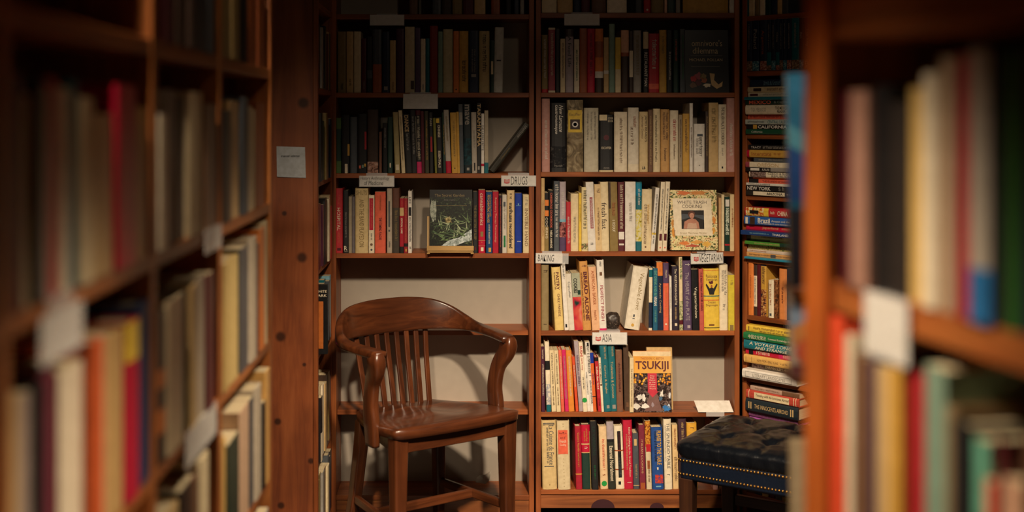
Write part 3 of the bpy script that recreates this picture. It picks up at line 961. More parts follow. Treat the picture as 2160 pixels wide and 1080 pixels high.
row(BACK, RZ[5], 1120, 700, 4.8, 813, [
    (100, 135, 150, 108, 'plum', {'t': [S('ivory', .05, .2, .4), S('ivory', .27, .75, .45)]}),
    (137, 183, 105, 160, 'ivory', {'b': [(.6, .73, 'black'), (0, .1, 'teal'), (.1, .4, picture('dove', [(.4, '#e2d8c2'), (.55, '#8d90a0'), (.65, '#d8ccb8')], 30))]}),
    (187, 231, 190, 211, 'cream', {'t': [T("EVERYBODY'S WOKKING", 'dkbrown', .05, .55, .4), S('brown', .58, .9, .3)]}),
    (233, 276, 190, 260, 'cream', {'t': [T('THE WELL-SEASONED WOK', 'dkbrown', .05, .55, .38), S('brown', .6, .9, .3)]}),
    (278, 311, 188, 307, 'coral', {'t': [S('ivory', .1, .8, .4)]}),
    (313, 350, 186, 346, 'magenta', {'t': [S('lilac', .1, .8, .4)]}),
    (352, 409, 190, 384, 'orange', {'hex': '#e08a30', 't': [S('ivory', .1, .75, .3)]}),
    (414, 442, 258, 454, 'red', {'hex': '#d84c24', 't': [S('ivory', .15, .55, .5)]}),
    (434, 476, 98, 488, 'lilac', {'t': [S('purple', .2, .65, .5)]}),
    (480, 524, 108, 530, 'ivory', {'t': [T('SUSHI', 'red', .05, .2, .6, 0, .02), T('made easy', 'red', .22, .4, .5), S('slate', .5, .68, .34)], 'o': [(.17, '#1f9a44', .0095)]}),
    (532, 562, 238, 574, 'white', {'t': [S('slate', .3, .7)]}),
    (547, 592, 105, 601, 'white', {'t': [S('black', .05, .5, .6), S('slate', .55, .9, .4)], 'b': [(.94, .99, 'black', -.3, .6)]}),
    (596, 629, 212, 632, 'orange', {'hex': '#dc6a30', 'b': [(.82, 1, 'royal'), (.25, .265, 'black')], 't': [S('royal', .35, .55)]}),
    (642, 679, 262, 680, 'red', {'b': [(.93, 1, 'black')], 't': [T('indian fast food', 'ivory', .1, .66, .5, 0, .015), S('maroon', .75, .9)]}),
    (682, 706, 262, 716, 'ivory', {'t': [S('brown', .1, .5, .5)], 'o': [(.5, 'brown', .004)]}),
    (692, 770, 138, 740, 'teal', {'t': [S('tan', .02, .22, .26, .15), T('Curries & Bugles', 'tan', .28, .74, .34)], 'b': [(.05, .1, 'grey', -.2, .5)], 'hard': True}),
    (773, 845, 138, 806, 'teal', {'hex': '#0c6570', 't': [S('tan', .02, .18, .26, .15), T('Tradewinds & Coconuts', 'tan', .25, .8, .34)], 'b': [(.04, .1, 'grey', -.4, .5)], 'hard': True}),
    (856, 922, 190, 870, 'brown', {'hex': '#7d5540', 't': [S('maroon', .2, .7, .3)], 'hard': True}),
    (932, 986, 150, 948, 'dkbrown', {'hex': '#503c2e', 'd': .02, 'b': [(.06, .13, 'brown', -.3, .6)]}),
    (1000, 1040, 260, 1000, 'cream', {'d': -.004, 't': [T('THE BOOK OF SOUTH INDIAN COOKING', 'brown', .2, .9, .35)]})],
    'below the asia sign', 'the centre upright', GA)

# display book with the market picture, another behind it
r_, w_, h_ = facing(BACK, 1366, 1420, 730, 858, .02, 'tan', .12, RZ[5], .045, 'tan book mostly hidden behind the red and orange market book')
TOPG = picture('sunset', [(.25, '#d8842c'), (.5, '#e2a84e'), (.75, '#e8c890')], 3, 2, .5)
r_, w_, h_ = facing(BACK, 1337, 1417, 734, 859.5, .026, 'orange', .12, RZ[5], .0, 'display book with red lettering over an orange and dark market picture', mat=paper('#d99a45', .3))
art(r_, w_, h_, 'top_band', rect(0, 1, .92, 1), paper('#e6cfa6', .3))
art(r_, w_, h_, 'glow', rect(0, 1, .64, .92), TOPG)
words_on(r_, w_, h_, 'THEODORE C. BESTOR', .2, .82, .865, .9, 'rust', 3)
words_on(r_, w_, h_, 'TSUKIJI', .06, .94, .665, .84, 'maroon', 3, .02)
MKT = picture('market', [(.3, '#17110f'), (.46, '#2a1c18'), (.55, '#5a4440'), (.63, '#8a7a70'), (.7, '#2a2a33')], 35, 4, 1.2, .3)
art(r_, w_, h_, 'market_picture', rect(0, 1, 0, .64), MKT)
art(r_, w_, h_, 'aisle_floor', [(.3, .02), (.75, .02), (.62, .3), (.42, .3)], paper('#7a5a55', .3), 2)
for i in range(34):
    cx, cy = _q.choice((_q.uniform(.02, .34), _q.uniform(.66, .98))), _q.uniform(.45, .63)
    art(r_, w_, h_, 'lantern', disc(cx, cy, .025, .018, 8), paper(_q.choice(('#e8a02c', '#d8882a', '#f0b848')), .3), 2)
art(r_, w_, h_, 'banner', [(.38, .64), (.62, .64), (.62, .34), (.66, .34), (.5, .24), (.36, .34), (.38, .34)], paper('#c8384a', .3), 3)
for i, t_ in enumerate(('The', 'Fish', 'Market', 'at the', 'Center', 'of the', 'World')):
    words_on(r_, w_, h_, t_, .42, .58, .585 - .035 * i, .607 - .035 * i, 'ivory', 4)
for cx, cy, rx, ry, c in ((.15, .25, .07, .05, '#d8d4cc'), (.27, .23, .06, .06, '#e4e0d8'), (.08, .09, .08, .05, '#dcd6cc'), (.3, .1, .1, .04, '#e6e2da'), (.74, .3, .05, .06, '#e8e4dc'), (.72, .23, .04, .05, '#4a6a88'),
                          (.95, .27, .04, .05, '#d8d8dc'), (.86, .07, .1, .05, '#3a78b8'), (.93, .1, .04, .03, '#c8d8e8'), (.5, .12, .04, .04, '#a0909a')):
    art(r_, w_, h_, 'printed_figure', blob(cx, cy, rx, ry, _q, 12, .4), paper(c, .3), 3)

row(BACK, RZ[6], 1120, 870, 4.8, 780, [
    (105, 252, 80, 118, 'tan', {'hex': '#d6ba84', 't': [T('La Cuisine de France', 'slate', .07, .64, .34, .16, 0), S('slate', .1, .62, .14, -.12), S('olive', .92, .94, .2)], 'b': [(.955, .965, 'slate', -.8, .8), (.935, .945, 'slate', -.8, .8), (.33, .34, 'slate', -.7, .6)], 'hard': True}),
    (260, 388, 84, 274, 'ivory', {'hex': '#d8c6a0', 'b': [(.52, .87, 'coral', -.85, .7)], 't': [S('maroon', .16, .17, .4), T('Mastering the', 'maroon', .16, .2, .6, -.04, 0, 0, 'across'), T('art of', 'maroon', .22, .26, .4, -.04, 0, 0, 'across'), T('French', 'ivory', .27, .315, .5, -.04, 0, 0, 'across'), T('Cooking', 'ivory', .33, .37, .5, -.04, 0, 0, 'across')],
                                  'o': [(f_, 'olive', .0013) for f_ in (.05, .1, .15, .2, .25, .3, .35, .4, .45, .92, .96)], 'hard': True}),
    (442, 505, 140, 458, 'crimson', {'hex': '#a8182e', 't': [T('Cuisine Rapide', 'gold', .1, .4, .38), S('gold', .42, .65, .25)], 'b': [(.235, .25, 'gold')], 'hard': True}),
    (506, 594, 125, 523, 'dkgreen', {'b': [(.57, 1, 'crimson'), (.69, .71, 'tan'), (.56, .575, 'tan'), (.0, .9, 'olive', .82, 1)], 't': [S('gold', .06, .26, .16, .1), S('gold', .1, .26, .16, -.15), S('ivory', .34, .38, .4)], 'hard': True}),
    (597, 664, 88, 620, 'black', {'t': [T('LA VARENNE', 'dkgreen', .08, .5, .45), S('green', .64, .86, .25)]}),
    (685, 764, 145, 705, 'peach', {'hex': '#e6c69a', 't': [S('coral', .2, .7, .3), S('rust', .76, .8, .4)], 'o': [(.09, '#1f9a44', .0105)]}),
    (762, 833, 92, 788, 'dkgreen', {'hex': '#2a2c22', 'b': [(.74, 1, 'lilac'), (.7, .74, 'black')], 't': [T('Essential Nourishment', 'ivory', .36, .88, .52, .06, .01)]}),
    (838, 925, 140, 862, 'ivory', {'b': [(.18, .92, 'black', -.3, .5), (.07, .12, 'black', -.4, .2), (.3, .32, 'rust'), (.6, .62, 'rust')], 't': [S('maroon', .1, .45, .24, .05), S('slate', .5, .8, .2, .05)]}),
    (930, 1022, 84, 946, 'crimson', {'t': [T('Italian Cooking in the Grand Tradition', 'ivory', .1, .82, .26, .16), S('tan', .2, .72, .16, -.14), S('ivory', .9, .94, .4)], 'hard': True}),
    (1026, 1086, 215, 1040, 'slate', {'t': [S('tan', .55, .8, .3)], 'b': [(.78, .9, 'tan', -.5, .4), (.06, .07, 'tan')]}),
    (1088, 1150, 132, 1103, 'maroon', {'hex': '#7c2238', 't': [T('ITALIAN COOKING', 'tan', .18, .8, .3)], 'b': [(0, .1, 'rust', -.7, .7)], 'hard': True}),
    (1152, 1206, 85, 1172, 'cream', {'hex': '#d6c4a4', 'b': [(.62, 1, picture('mosaic', [(.35, '#5a2a18'), (.5, '#c87828'), (.65, '#d8a848')], 60)), (.55, .66, 'red', -.8, .9), (.3, .42, 'rust', -.5, .5)], 't': [S('brown', .6, .9)]}),
    (1214, 1330, 150, 1232, 'blue', {'hex': '#1c4a92', 't': [T('PLEASE TO THE TABLE', 'gold', .05, .6, .38, .16, .025), S('black', .06, .56, .2, -.16), S('ivory', .64, .68, .5)], 'b': [(.1, .24, picture('splash', [(.35, '#1c4a92'), (.48, '#b83828'), (.7, '#e05838')], 45, 3), -.5, .9), (.04, .06, 'sky', -.4, .5)], 'hard': True}),
    (1340, 1418, 68, 1356, 'ivory', {'t': [T('THE SPLENDID TABLE', 'slate', .05, .7, .4, .06), S('grey', .08, .6, .12, -.3), S('slate', .78, .82, .4)], 'hard': True}),
    (1427, 1482, 130, 1441, 'tan', {'hex': '#e0bf8a', 't': [S('rust', .05, .4, .3), S('brown', .5, .9, .5)]}),
    (1488, 1570, 65, 1508, 'plum', {'hex': '#3f2430', 't': [S('tan', .05, .9, .3)], 'hard': True}),
    (1576, 1678, 110, 1590, 'yellow', {'hex': '#e0a838', 't': [S('brown', .06, .12, .4)]}),
    (1845, 1895, 105, None, 'pink'), (1900, 1960, 150, None, 'brown', {'d': .03})],
    'on the bottom cookbook shelf', 'the centre upright', GA)

# ------------------------------------------------------------------ books of the bookcase behind the armchair
GB = 'books on the bookcase behind the armchair'
W1 = 'the pine panel'
_n = len(BOOKS)
row(BACK, LZ[0], 690, 0, 4.909, 147, [
    (850, 940, -450, None, 'brown'), (1090, 1180, -440, None, 'slate'), (1185, 1290, -465, None, 'dkbrown'), (1295, 1400, -430, None, 'olive'), (1405, 1520, -450, None, 'maroon'), (1525, 1640, -475, None, 'tan'),
    (1700, 1790, -450, None, 'rust'), (1850, 1905, -440, None, 'black'), (1935, 1985, -450, None, 'navy'), (2000, 2040, -430, None, 'grey')],
    'on the topmost armchair-side shelf', W1, GB)
MINOR += BOOKS[_n:]
row(BACK, LZ[1], 690, 0, 4.909, 962, [
    (110, 195, 330, None, 'olive', {'t': [S('black', .85, .95, .3)]}), (200, 272, 330, None, 'tan', {'t': [S('black', .78, .9, .3)]}), (277, 350, 330, None, 'cream'), (355, 405, 400, None, 'maroon', {'t': [S('grey', .8, .95)]}),
    (410, 466, 380, None, 'black', {'b': [(.25, .4, 'slate')]}), (470, 565, 310, None, 'rust', {'b': [(.45, 1, 'slate')]}), (570, 646, 330, None, 'navy', {'b': [(.04, .1, 'grey', -.5, .5)]}), (650, 711, 420, None, 'tan', {'t': [S('brown', .8, .95)]}),
    (716, 800, 300, None, 'plum'), (806, 906, 280, None, 'cream', {'hex': '#cfc09a', 'b': [(.05, .18, 'dkbrown', .2, .9)]}), (911, 965, 290, None, 'purple'), (968, 1018, 405, None, 'ivory', {'t': [S('slate', .85, .95)]}),
    (1021, 1060, 400, None, 'teal'), (1063, 1146, 270, None, 'red', {'hex': '#8c2418'}), (1150, 1196, 330, None, 'sage'), (1200, 1302, 305, None, 'ivory', {'hex': '#c6bc94'}), (1308, 1364, 325, None, 'orange', {'o': [(.05, 'black', .003)]}),
    (1366, 1463, 325, None, 'gold', {'t': [T('SOUR CURE', 'dkbrown', .48, .84, .36)] if False else [S('dkbrown', .48, .84, .4)]}), (1468, 1568, 320, None, 'navy', {'t': [S('grey', .3, .68, .16, .1), S('grey', .3, .68, .16, -.15)], 'b': [(.25, .3, 'grey', -.5, .5)]}),
    (1572, 1682, 325, None, 'tan', {'hex': '#c0aa78', 't': [S('black', .06, .68, .36)]}), (1690, 1736, 420, None, 'dkgreen', {'b': [(.35, .6, 'cream', -.7, .3)]}), (1738, 1832, 285, 1724, 'white', {'hex': '#c8c8c0', 'b': [(.48, .5, 'black', -.5, .5)]})],
    'on the second armchair-side shelf', W1, GB, depth=.15)
row(BACK, LZ[2], 680, 180, 4.8, 890, [
    (135, 191, 330, None, 'green', {'hex': '#4a6a30', 'b': [(.22, .8, 'dkgreen')]}), (195, 276, 300, None, 'black', {'t': [T('N', 'ivory', .8, .95, .5)] if False else [], 'b': [(.0, .16, 'ivory', -.2, .5), (.3, .5, 'gold', .5, 1)]}),
    (280, 353, 320, None, 'slate'), (357, 452, 290, None, 'black', {'b': [(.08, .13, 'coral', -.7, -.3), (.09, .14, 'sage', -.1, .3), (.11, .16, 'gold', .4, .8), (.4, .7, 'red', .5, .9)]}),
    (456, 565, 245, None, 'dkbrown', {'b': [(0, .18, picture('still', [(.35, '#4a3026'), (.5, '#a87a68'), (.65, '#c8a898')], 30))]}), (610, 658, 380, None, 'black', {'t': [S('grey', .1, .5)]}), (660, 712, 320, None, 'dkgreen', {'b': [(.1, .18, 'ivory', -.2, .3)]}),
    (712, 766, 270, 735, 'olive', {'hex': '#b0a070', 'b': [(.05, .14, 'ivory', -.6, .6)]}), (768, 806, 252, 802, 'cream', {'t': [S('olive', .1, .8)]}), (812, 882, 290, 842, 'black', {'t': [T('DANCE', 'tan', .02, .3, .6, 0, .02), S('grey', .33, .65, .34)]}),
    (884, 940, 250, 904, 'black', {'t': [S('grey', .1, .7)]}), (942, 992, 250, 956, 'black', {'b': [(0, .18, 'magenta'), (.18, .9, 'ivory', -1, -.9), (.92, 1, 'maroon')], 't': [S('ivory', .1, .8, .5)]}), (994, 1026, 262, 1004, 'maroon'),
    (1030, 1072, 260, 1040, 'olive', {'hex': '#3a3620', 't': [S('gold', .15, .8)]}), (1076, 1116, 275, 1086, 'black', {'b': [(.35, .6, 'red', -.3, .6)], 't': [T('PAIN', 'ivory', .1, .22, .5)]}), (1118, 1146, 330, 1140, 'olive', {'hex': '#7d7a2a'}),
    (1148, 1206, 322, 1160, 'black', {'b': [(.9, .98, 'yellow', -.9, .2)], 't': [T('CHINESE', 'ivory', .14, .36, .4, 0, .02), T('ESSENTIALS', 'ivory', .6, .9, .4, 0, .02)]}), (1208, 1240, 275, 1222, 'dkgreen', {'t': [S('gold', .2, .7)]}),
    (1226, 1278, 247, 1254, 'grey', {'hex': '#b8b0a4', 'b': [(0, .19, 'crimson')], 't': [S('olive', .1, .5)]}), (1292, 1354, 275, 1312, 'gold', {'t': [S('olive', .15, .75, .3)], 'b': [(.07, .09, 'dkbrown', -.2, .2)]}), (1356, 1380, 268, 1370, 'gold'),
    (1376, 1420, 190, 1390, 'slate', {'b': [(.7, .88, 'grey', -.7, .8)]}), (1425, 1500, 188, 1437, 'black', {'hex': '#14242a', 't': [T('mave', 'grey', .01, .3, .62, .0, .02)], 'b': [(.12, .5, picture('sea', [(.35, '#14242a'), (.55, '#1f4048'), (.7, '#2c5a60')], 25)), (.04, .08, 'grey', -.3, .4)]}),
    (1505, 1558, 272, 1515, 'grey', {'hex': '#b4aa9c', 't': [S('grey', .3, .6)], 'b': [(.04, .17, 'black', -.2, .3)]}), (1562, 1608, 180, 1563, 'black', {'t': [T('TAKAMIYAMA', 'tan', .01, .62, .75, 0, .01)], 'b': [(.05, .1, 'grey', -.5, .3)]}),
    (1610, 1638, 285, 1609, 'white', {'t': [T('DIE LEERE MITTE', 'black', .2, .62, .7)], 'b': [(.12, .16, 'crimson')]}), (1641, 1680, 255, 1641, 'tan', {'hex': '#b4a68e', 'b': [(0, .17, 'teal')]})],
    'above the drugs sign', W1, GB)
# a book slumped against the far upright
o = book(BACK, xb_(680 + 1715 / 4.8), LZ[2] + .001, .024, .235, .15, 'olive', d=.004, lean=R(37), hard=True, texts=[S('grey', .04, .3, .4), S('olive', .5, .75, .2)], seed=901)
for c_ in o.children:
    if c_.name.startswith('cover'):
        c_.data.materials[0] = paper('#2e2a20', .4)
tag(o, 'dark book slumped at a steep angle against the upright above the drugs sign', 'book', GB)
BOOKS.append(o)
# plain wooden divider standing on that shelf
o = MB().box(xb_(799.5), xb_(805), D + .006, D + .16, LZ[2] + .0005, LZ[2] + .165).build('shelf_divider', wood('z', '#5a3420', '#80503a', '#99644a'), bevel=.001)
tag(o, 'thin wooden divider board standing among the books above the handwritten medicine sign', 'shelf divider')

row(BACK, LZ[3], 680, 370, 4.8, 786, [
    (125, 206, 130, None, 'red', {'t': [S('coral', .1, .25, .2), T('HOSPITAL', 'ivory', .3, .65, .42), S('coral', .68, .85, .22)], 'b': [(.04, .08, 'maroon', -.4, .6)]}),
    (210, 263, 150, None, 'black', {'t': [S('grey', .35, .75, .3), T('R', 'ivory', .885, .955, .62, 0, .01, 0, 'across')], 'b': [(.03, .034, 'ivory', -.6, .8)]}),
    (266, 299, 215, None, 'grey', {'hex': '#a0937c'}), (301, 328, 215, None, 'slate', {'hex': '#6c6468', 't': [S('grey', .1, .5)]}),
    (331, 464, 130, None, 'tan', {'hex': '#d2ba86', 't': [T('AND THE BAND PLAYED ON', 'olive', .17, .9, .36), T('SHILTS', 'olive', .03, .1, .8, 0, 0, 0, 'across')], 'hard': True}),
    (468, 527, 200, None, 'ivory', {'b': [(.4, .95, 'crimson', -.75, .6)], 't': [S('coral', .08, .56, .3), S('slate', .66, .78, .3)], 'o': [(.15, 'brown', .005), (.06, 'slate', .004)]}),
    (532, 640, 165, None, 'coral', {'t': [S('rust', .06, .3, .16), T('THE COMING PLAGUE', 'maroon', .42, .78, .26, 0, .015)]}),
    (653, 706, 130, None, 'grey', {'hex': '#b0a290', 'b': [(.4, .8, 'slate', -.4, .2), (.33, .36, 'slate', -.4, .2)], 't': [S('slate', .82, .92, .3)]}),
    (709, 780, 130, None, 'brown', {'hex': '#5e3626', 'b': [(0, .7, '#443c34')], 't': [T('A QUIN BRAIN', 'olive', .34, .82, .36, .1), S('olive', .34, .8, .16, -.2)] if False else [S('olive', .34, .82, .36)]}),
    (783, 824, 230, None, 'crimson', {'hex': '#a81c2e', 'b': [(.68, .83, 'tan'), (0, .12, 'black')], 't': [T('CRITICAL CARE', 'ivory', .36, .64, .42, 0, .02), S('coral', .04, .15)]}),
    (826, 863, 230, None, 'red', {'hex': '#98242c', 'b': [(.12, .18, 'black'), (.03, .08, 'gold', -.2, .5)], 't': [S('coral', .05, .8, .4)]}),
    (868, 906, 160, None, 'white', {'b': [(.6, .74, 'black', -.7, .7)], 't': [T('LIFE', 'black', .08, .22, .5), S('black', .42, .82, .5), S('black', .9, .95, .5)]}),
    (1520, 1576, 162, None, 'black', {'t': [T('THE SEVEN SISTERS OF SLEEP', 'olive', .22, .78, .4)], 'b': [(.05, .1, 'maroon', -.2, .3)]}),
    (1580, 1649, 150, None, 'crimson', {'t': [T('cannabinomics', 'ivory', .05, .56, .5), S('coral', .82, .84, .4)], 'b': [(.195, .2, 'tan'), (.11, .115, 'tan'), (.03, .09, 'ivory', -.3, .5), (.26, .34, 'olive', -.4, .4)]}),
    (1657, 1721, 165, None, 'blue', {'hex': '#1a4474', 't': [T('PSYCHIATRIC DRUGS', 'gold', .05, .5, .34, -.12, .015), S('gold', .04, .4, .2, .22), S('ivory', .53, .86, .26)], 'b': [(.02, .09, 'gold', -.2, .6)]}),
    (1724, 1784, 165, None, 'red', {'hex': '#b41c34', 't': [T('Respiratory Therapy Pharmacology', 'peach', .1, .83, .36)]}),
    (1787, 1819, 200, None, 'plum', {'hex': '#2a1a24', 't': [S('coral', .05, .9, .3)]}),
    (1822, 1866, 197, None, 'white', {'hex': '#cfc8bc', 't': [S('grey', .2, .6, .4)], 'b': [(.8, .88, 'slate', -.5, .5), (.1, .3, 'green', -.4, .5)]}),
    (1869, 1946, 150, None, 'cream', {'hex': '#d9bd8e', 't': [S('black', .05, .16, .3), T('marihuana reconsidered', 'black', .2, .92, .5, .02, .03)]}),
    (1951, 2019, 180, None, 'royal', {'t': [S('sky', .17, .2, .6), S('white', .8, .84, .5)], 'b': [(.79, .795, 'sky', -.7, .7)]}),
    (2031, 2100, 195, None, 'ivory', {'hex': '#dccaa0', 't': [T('INVISIBLE HAND', 'brown', .24, .88, .46), S('grey', .05, .2, .4)]})],
    'on the shelf under the drugs sign', W1, GB)

# garden book on its wooden easel
r_, w_, h_ = facing(BACK, 906, 996, 397.5, 515, .022, 'black', .14, LZ[3], -.012, 'dark display book with a night garden photograph, standing on a small wooden easel', mat=paper('#0d0e0c', .25), lift=.031)
NIGHT = picture('garden', [(.3, '#0a0d09'), (.5, '#141a10'), (.62, '#2e3c22'), (.74, '#7e8a66')], 22, 6, 2.5, .25)
art(r_, w_, h_, 'night_garden', rect(.02, .98, .02, .86), NIGHT)
words_on(r_, w_, h_, 'The Secret Garden', .12, .82, .875, .925, 'olive', 3)
words_on(r_, w_, h_, 'Essays on plants', .34, .6, .805, .825, 'grey', 3)
art(r_, w_, h_, 'rule', rect(.1, .88, .715, .719), paper('olive', .3), 3)
art(r_, w_, h_, 'pale_bark', blob(.09, .64, .08, .2, _q, 20, .2), picture('bark', [(.3, '#2a3226'), (.5, '#8d9684'), (.7, '#b8bcae')], 30, 5), 2)
art(r_, w_, h_, 'white_water', [(.28, .0), (.45, .1), (.7, .15), (.99, .3), (.99, .1), (.8, .06), (.6, .0)], picture('water', [(.3, '#4a564e'), (.5, '#a8b4b0'), (.68, '#dce4e4')], 40, 5), 2)
for i in range(70):
    cx, cy, a, l = _q.uniform(.05, .95), _q.uniform(.08, .5), _q.uniform(-.5, 3.4), _q.uniform(.12, .3)
    ex, ey = cx + l * math.cos(a), cy + .8 * l * math.sin(a)
    if not (0 < ex < 1 and .02 < ey < .84):
        continue
    art(r_, w_, h_, 'leaf_blade', [(cx - .016, cy - .012), (cx + .016, cy + .012), (ex, ey)], paper(_q.choice(('#5f7a48', '#3f5a34', '#8a9c72', '#aab890')), .3), 3)
for i in range(22):
    a = 2 * math.pi * i / 22
    l = .1 * _q.uniform(.7, 1.2)
    cx, cy = .44, .46
    art(r_, w_, h_, 'petal', [(cx + .012 * math.cos(a + 1.57), cy + .012 * math.sin(a + 1.57)), (cx - .012 * math.cos(a + 1.57), cy - .012 * math.sin(a + 1.57)), (cx + l * math.cos(a), cy + l * .85 * math.sin(a))],
        paper(_q.choice(('#b0a068', '#d0c080', '#8f8250')), .3), 4)
es = empty('book_easel', BACK.at(BACK.s(950), 0, LZ[3]))
PL = wood('x', '#9a7440', '#c29a5c', '#d4b070', .5)
PLZ = wood('z', '#9a7440', '#c29a5c', '#d4b070', .5)
ew = (1530 - 1058) / 4.8 / F * D
MB().box(-ew / 2, ew / 2, -.03, .03, .0165, .0255).build('ledge', PL, es, bevel=.001)
MB().box(-ew / 2, ew / 2, -.036, -.0302, .014, .033).build('lip', PL, es, bevel=.001)
MB().box(-ew / 2 + .002, ew / 2 - .002, -.032, .03, .006, .016).build('base_board', PL, es, bevel=.001)
for sx in (-1, 1):
    x = sx * (ew / 2 - .006)
    MB().hexa([(x - .006, .008, .026), (x + .006, .008, .026), (x + .006, .018, .026), (x - .006, .018, .026)], [(x - .006, .026, .145), (x + .006, .026, .145), (x + .006, .036, .145), (x - .006, .036, .145)]).build('post', PLZ, es)
    MB().box(x - .006, x + .006, -.03, .09, .0005, .006).build('foot', PL, es, bevel=.001)
MB().hexa([(-.012, .085, .006), (.012, .085, .006), (.012, .09, .006), (-.012, .09, .006)], [(-.012, .036, .13), (.012, .036, .13), (.012, .041, .13), (-.012, .041, .13)]).build('prop', PLZ, es)
tag(es, 'small pale wooden easel under the dark garden display book', 'easel')

# ------------------------------------------------------------------ corner bookcase: guidebooks, stacks
GC = 'travel books in the corner bookcase'
_n = len(BOOKS)
row(CORNER, KZ[0], 1550, 0, 3.6, 120, [(x, x + w, -290, None, c) for x, w, c in ((60, 40, 'teal'), (105, 44, 'cream'), (152, 32, 'olive'), (188, 40, 'ivory'), (232, 36, 'dkgreen'), (272, 44, 'navy'), (320, 36, 'tan'), (360, 44, 'slate'))],
    'on the topmost shelf of the corner bookcase', 'the cookbook side', GC)
MINOR += BOOKS[_n:]
PH = [picture('trip%d' % i, [(.35, a), (.5, b_), (.66, c)], 60) for i, (a, b_, c) in enumerate((('#3a3020', '#8a6a50', '#c0a890'), ('#203a50', '#4a90a0', '#b0c0c0'), ('#5a2020', '#b07060', '#c8b0a0')))]
gb = []
for i, (x0, x1, tx) in enumerate(((85, 128, ''), (131, 181, 'Poland'), (186, 237, 'Argentina'), (240, 273, ''), (276, 306, ''), (309, 336, 'China'), (338, 363, ''), (365, 391, ''), (394, 427, ''), (430, 486, ''), (489, 519, 'Bali'), (524, 580, 'Turkey'), (583, 620, ''))):
    c = 'teal' if i == 9 else ('black' if i == 10 else 'navy')
    gb.append((x0, x1, 150, None, c, {'b': [(.01, .19, PH[i % 3]), (.1, .35, 'teal', -1, 1)] if i in (3, 5) else [(.01, .19, PH[i % 3])],
                                      't': [T(tx, 'rust' if tx == 'Argentina' else 'grey', .2, .3 + .045 * len(tx), .5, 0, .01)] if tx else [S('grey', .1, .6, .3)]}))
row(CORNER, KZ[1], 1550, 0, 3.6, 545, gb, 'in the corner bookcase tall upright row', 'the cookbook side', GC, dvar=.004)

SW = 'in the '


def SP(txt, c, f0, f1, hf=.55, bold=0.0, shear=0.0, xo=0.0):
    return (txt, f0, f1, hf, c, xo, bold, shear)


stack(CORNER, KZ[2], 1550, 0, 3.6, [
    (115, 595, 650, 'navy', {'hex': '#1a3050', 't': [SP('South & Central', 'sky', .28, .6, .34, 0, 0, .12), SP('~', 'sky', .28, .6, .22, 0, 0, -.2)], 'o': []}),
    (95, 652, 697, 'cream', {'b': [(.72, .88, 'dkbrown', -.5, .5)], 't': [S('brown', .4, .8, .4)]}), (100, 697, 729, 'ivory', {'b': [(.8, .96, 'maroon', -.5, .5)], 't': [S('grey', .3, .8, .4)]}),
    (70, 729, 752, 'teal', {'L': .25}), (80, 752, 787, 'dkgreen', {'t': [SP('MEXICO', 'coral', .08, .52, .8, .02), SP('& Central', 'grey', .58, .85, .5)]}),
    (82, 790, 864, 'ivory', {'t': [SP('TO MEXICO', 'grey', .12, .42, .4, 0), SP('THE MEXICO', 'black', .6, .84, .3, .01, 0, .14), SP('READER', 'black', .64, .8, .25, .01, 0, -.2)]}), (100, 865, 902, 'coral', {'t': [S('maroon', .05, .9, .4)]}),
    (82, 903, 940, 'white', {'hex': '#b8c0b8', 't': [S('slate', .05, .4, .4), SP('CENTRAL CALIFORNIA', 'teal', .45, .95, .6)]}), (85, 940, 978, 'black', {'t': [SP('CALIFORNIA', 'white', .24, .82, .62, .02)], 'b': [(.78, .86, 'gold', -.8, .9)]}),
    (85, 978, 1014, 'dkgreen', {'hex': '#1c5038', 't': [SP('Californio', 'white', .12, .34, .4)]})],
    'in the uppermost stack of travel books', GC)
stack(CORNER, KZ[3], 1550, 280, 3.855, [
    (110, 88, 130, 'black', {'t': [SP('TRACY', 'white', .06, .26, .4), S('grey', .3, .9, .5)]}), (95, 130, 190, 'gold', {'b': [(.95, 1, 'crimson')], 't': [SP('Interstate', 'rust', .1, .5, .5), SP('~', 'rust', .55, .7, .3)]}),
    (155, 192, 229, 'slate', {'t': [S('grey', .1, .6)]}), (90, 229, 272, 'ivory', {'b': [(.92, 1, 'rose'), (.0, .12, 'navy')], 't': [SP('OREGON', 'tan', .24, .66, .62)]}),
    (90, 274, 304, 'black', {'b': [(.72, .9, 'white', -.7, .7), (.0, .5, 'grey')], 't': [SP('KAUAI', 'white', .34, .48, .66)]}), (118, 306, 356, 'ivory', {'b': [(.66, .98, picture('mosq', [(.4, '#5a4038'), (.6, '#a89088')], 70))], 't': [SP('CZECH & SLOVAK', 'slate', .38, .9, .36, 0, 0, .2), SP('REPUBLICS', 'slate', .45, .8, .32, 0, 0, -.22)]}),
    (145, 356, 371, 'orange'), (105, 371, 402, 'coral', {'b': [(.78, .98, 'black')], 't': [SP('THE ISLANDS OF HAWAII', 'maroon', .3, .85, .5)]}), (92, 402, 421, 'white', {'t': [S('slate', .05, .5, .5)]}),
    (90, 421, 466, 'black', {'t': [SP('NEW YORK', 'white', .03, .5, .66, .01), SP('~', 'grey', .66, .78, .7)]}), (90, 466, 502, 'dkbrown', {'hex': '#2a2622', 'b': [(.22, .85, 'ivory', -.85, .85)], 't': [SP('ARIZONA', 'black', .42, .74, .62, .02), S('ivory', .82, .98, .3)]})],
    'in the second stack of travel books down', GC)
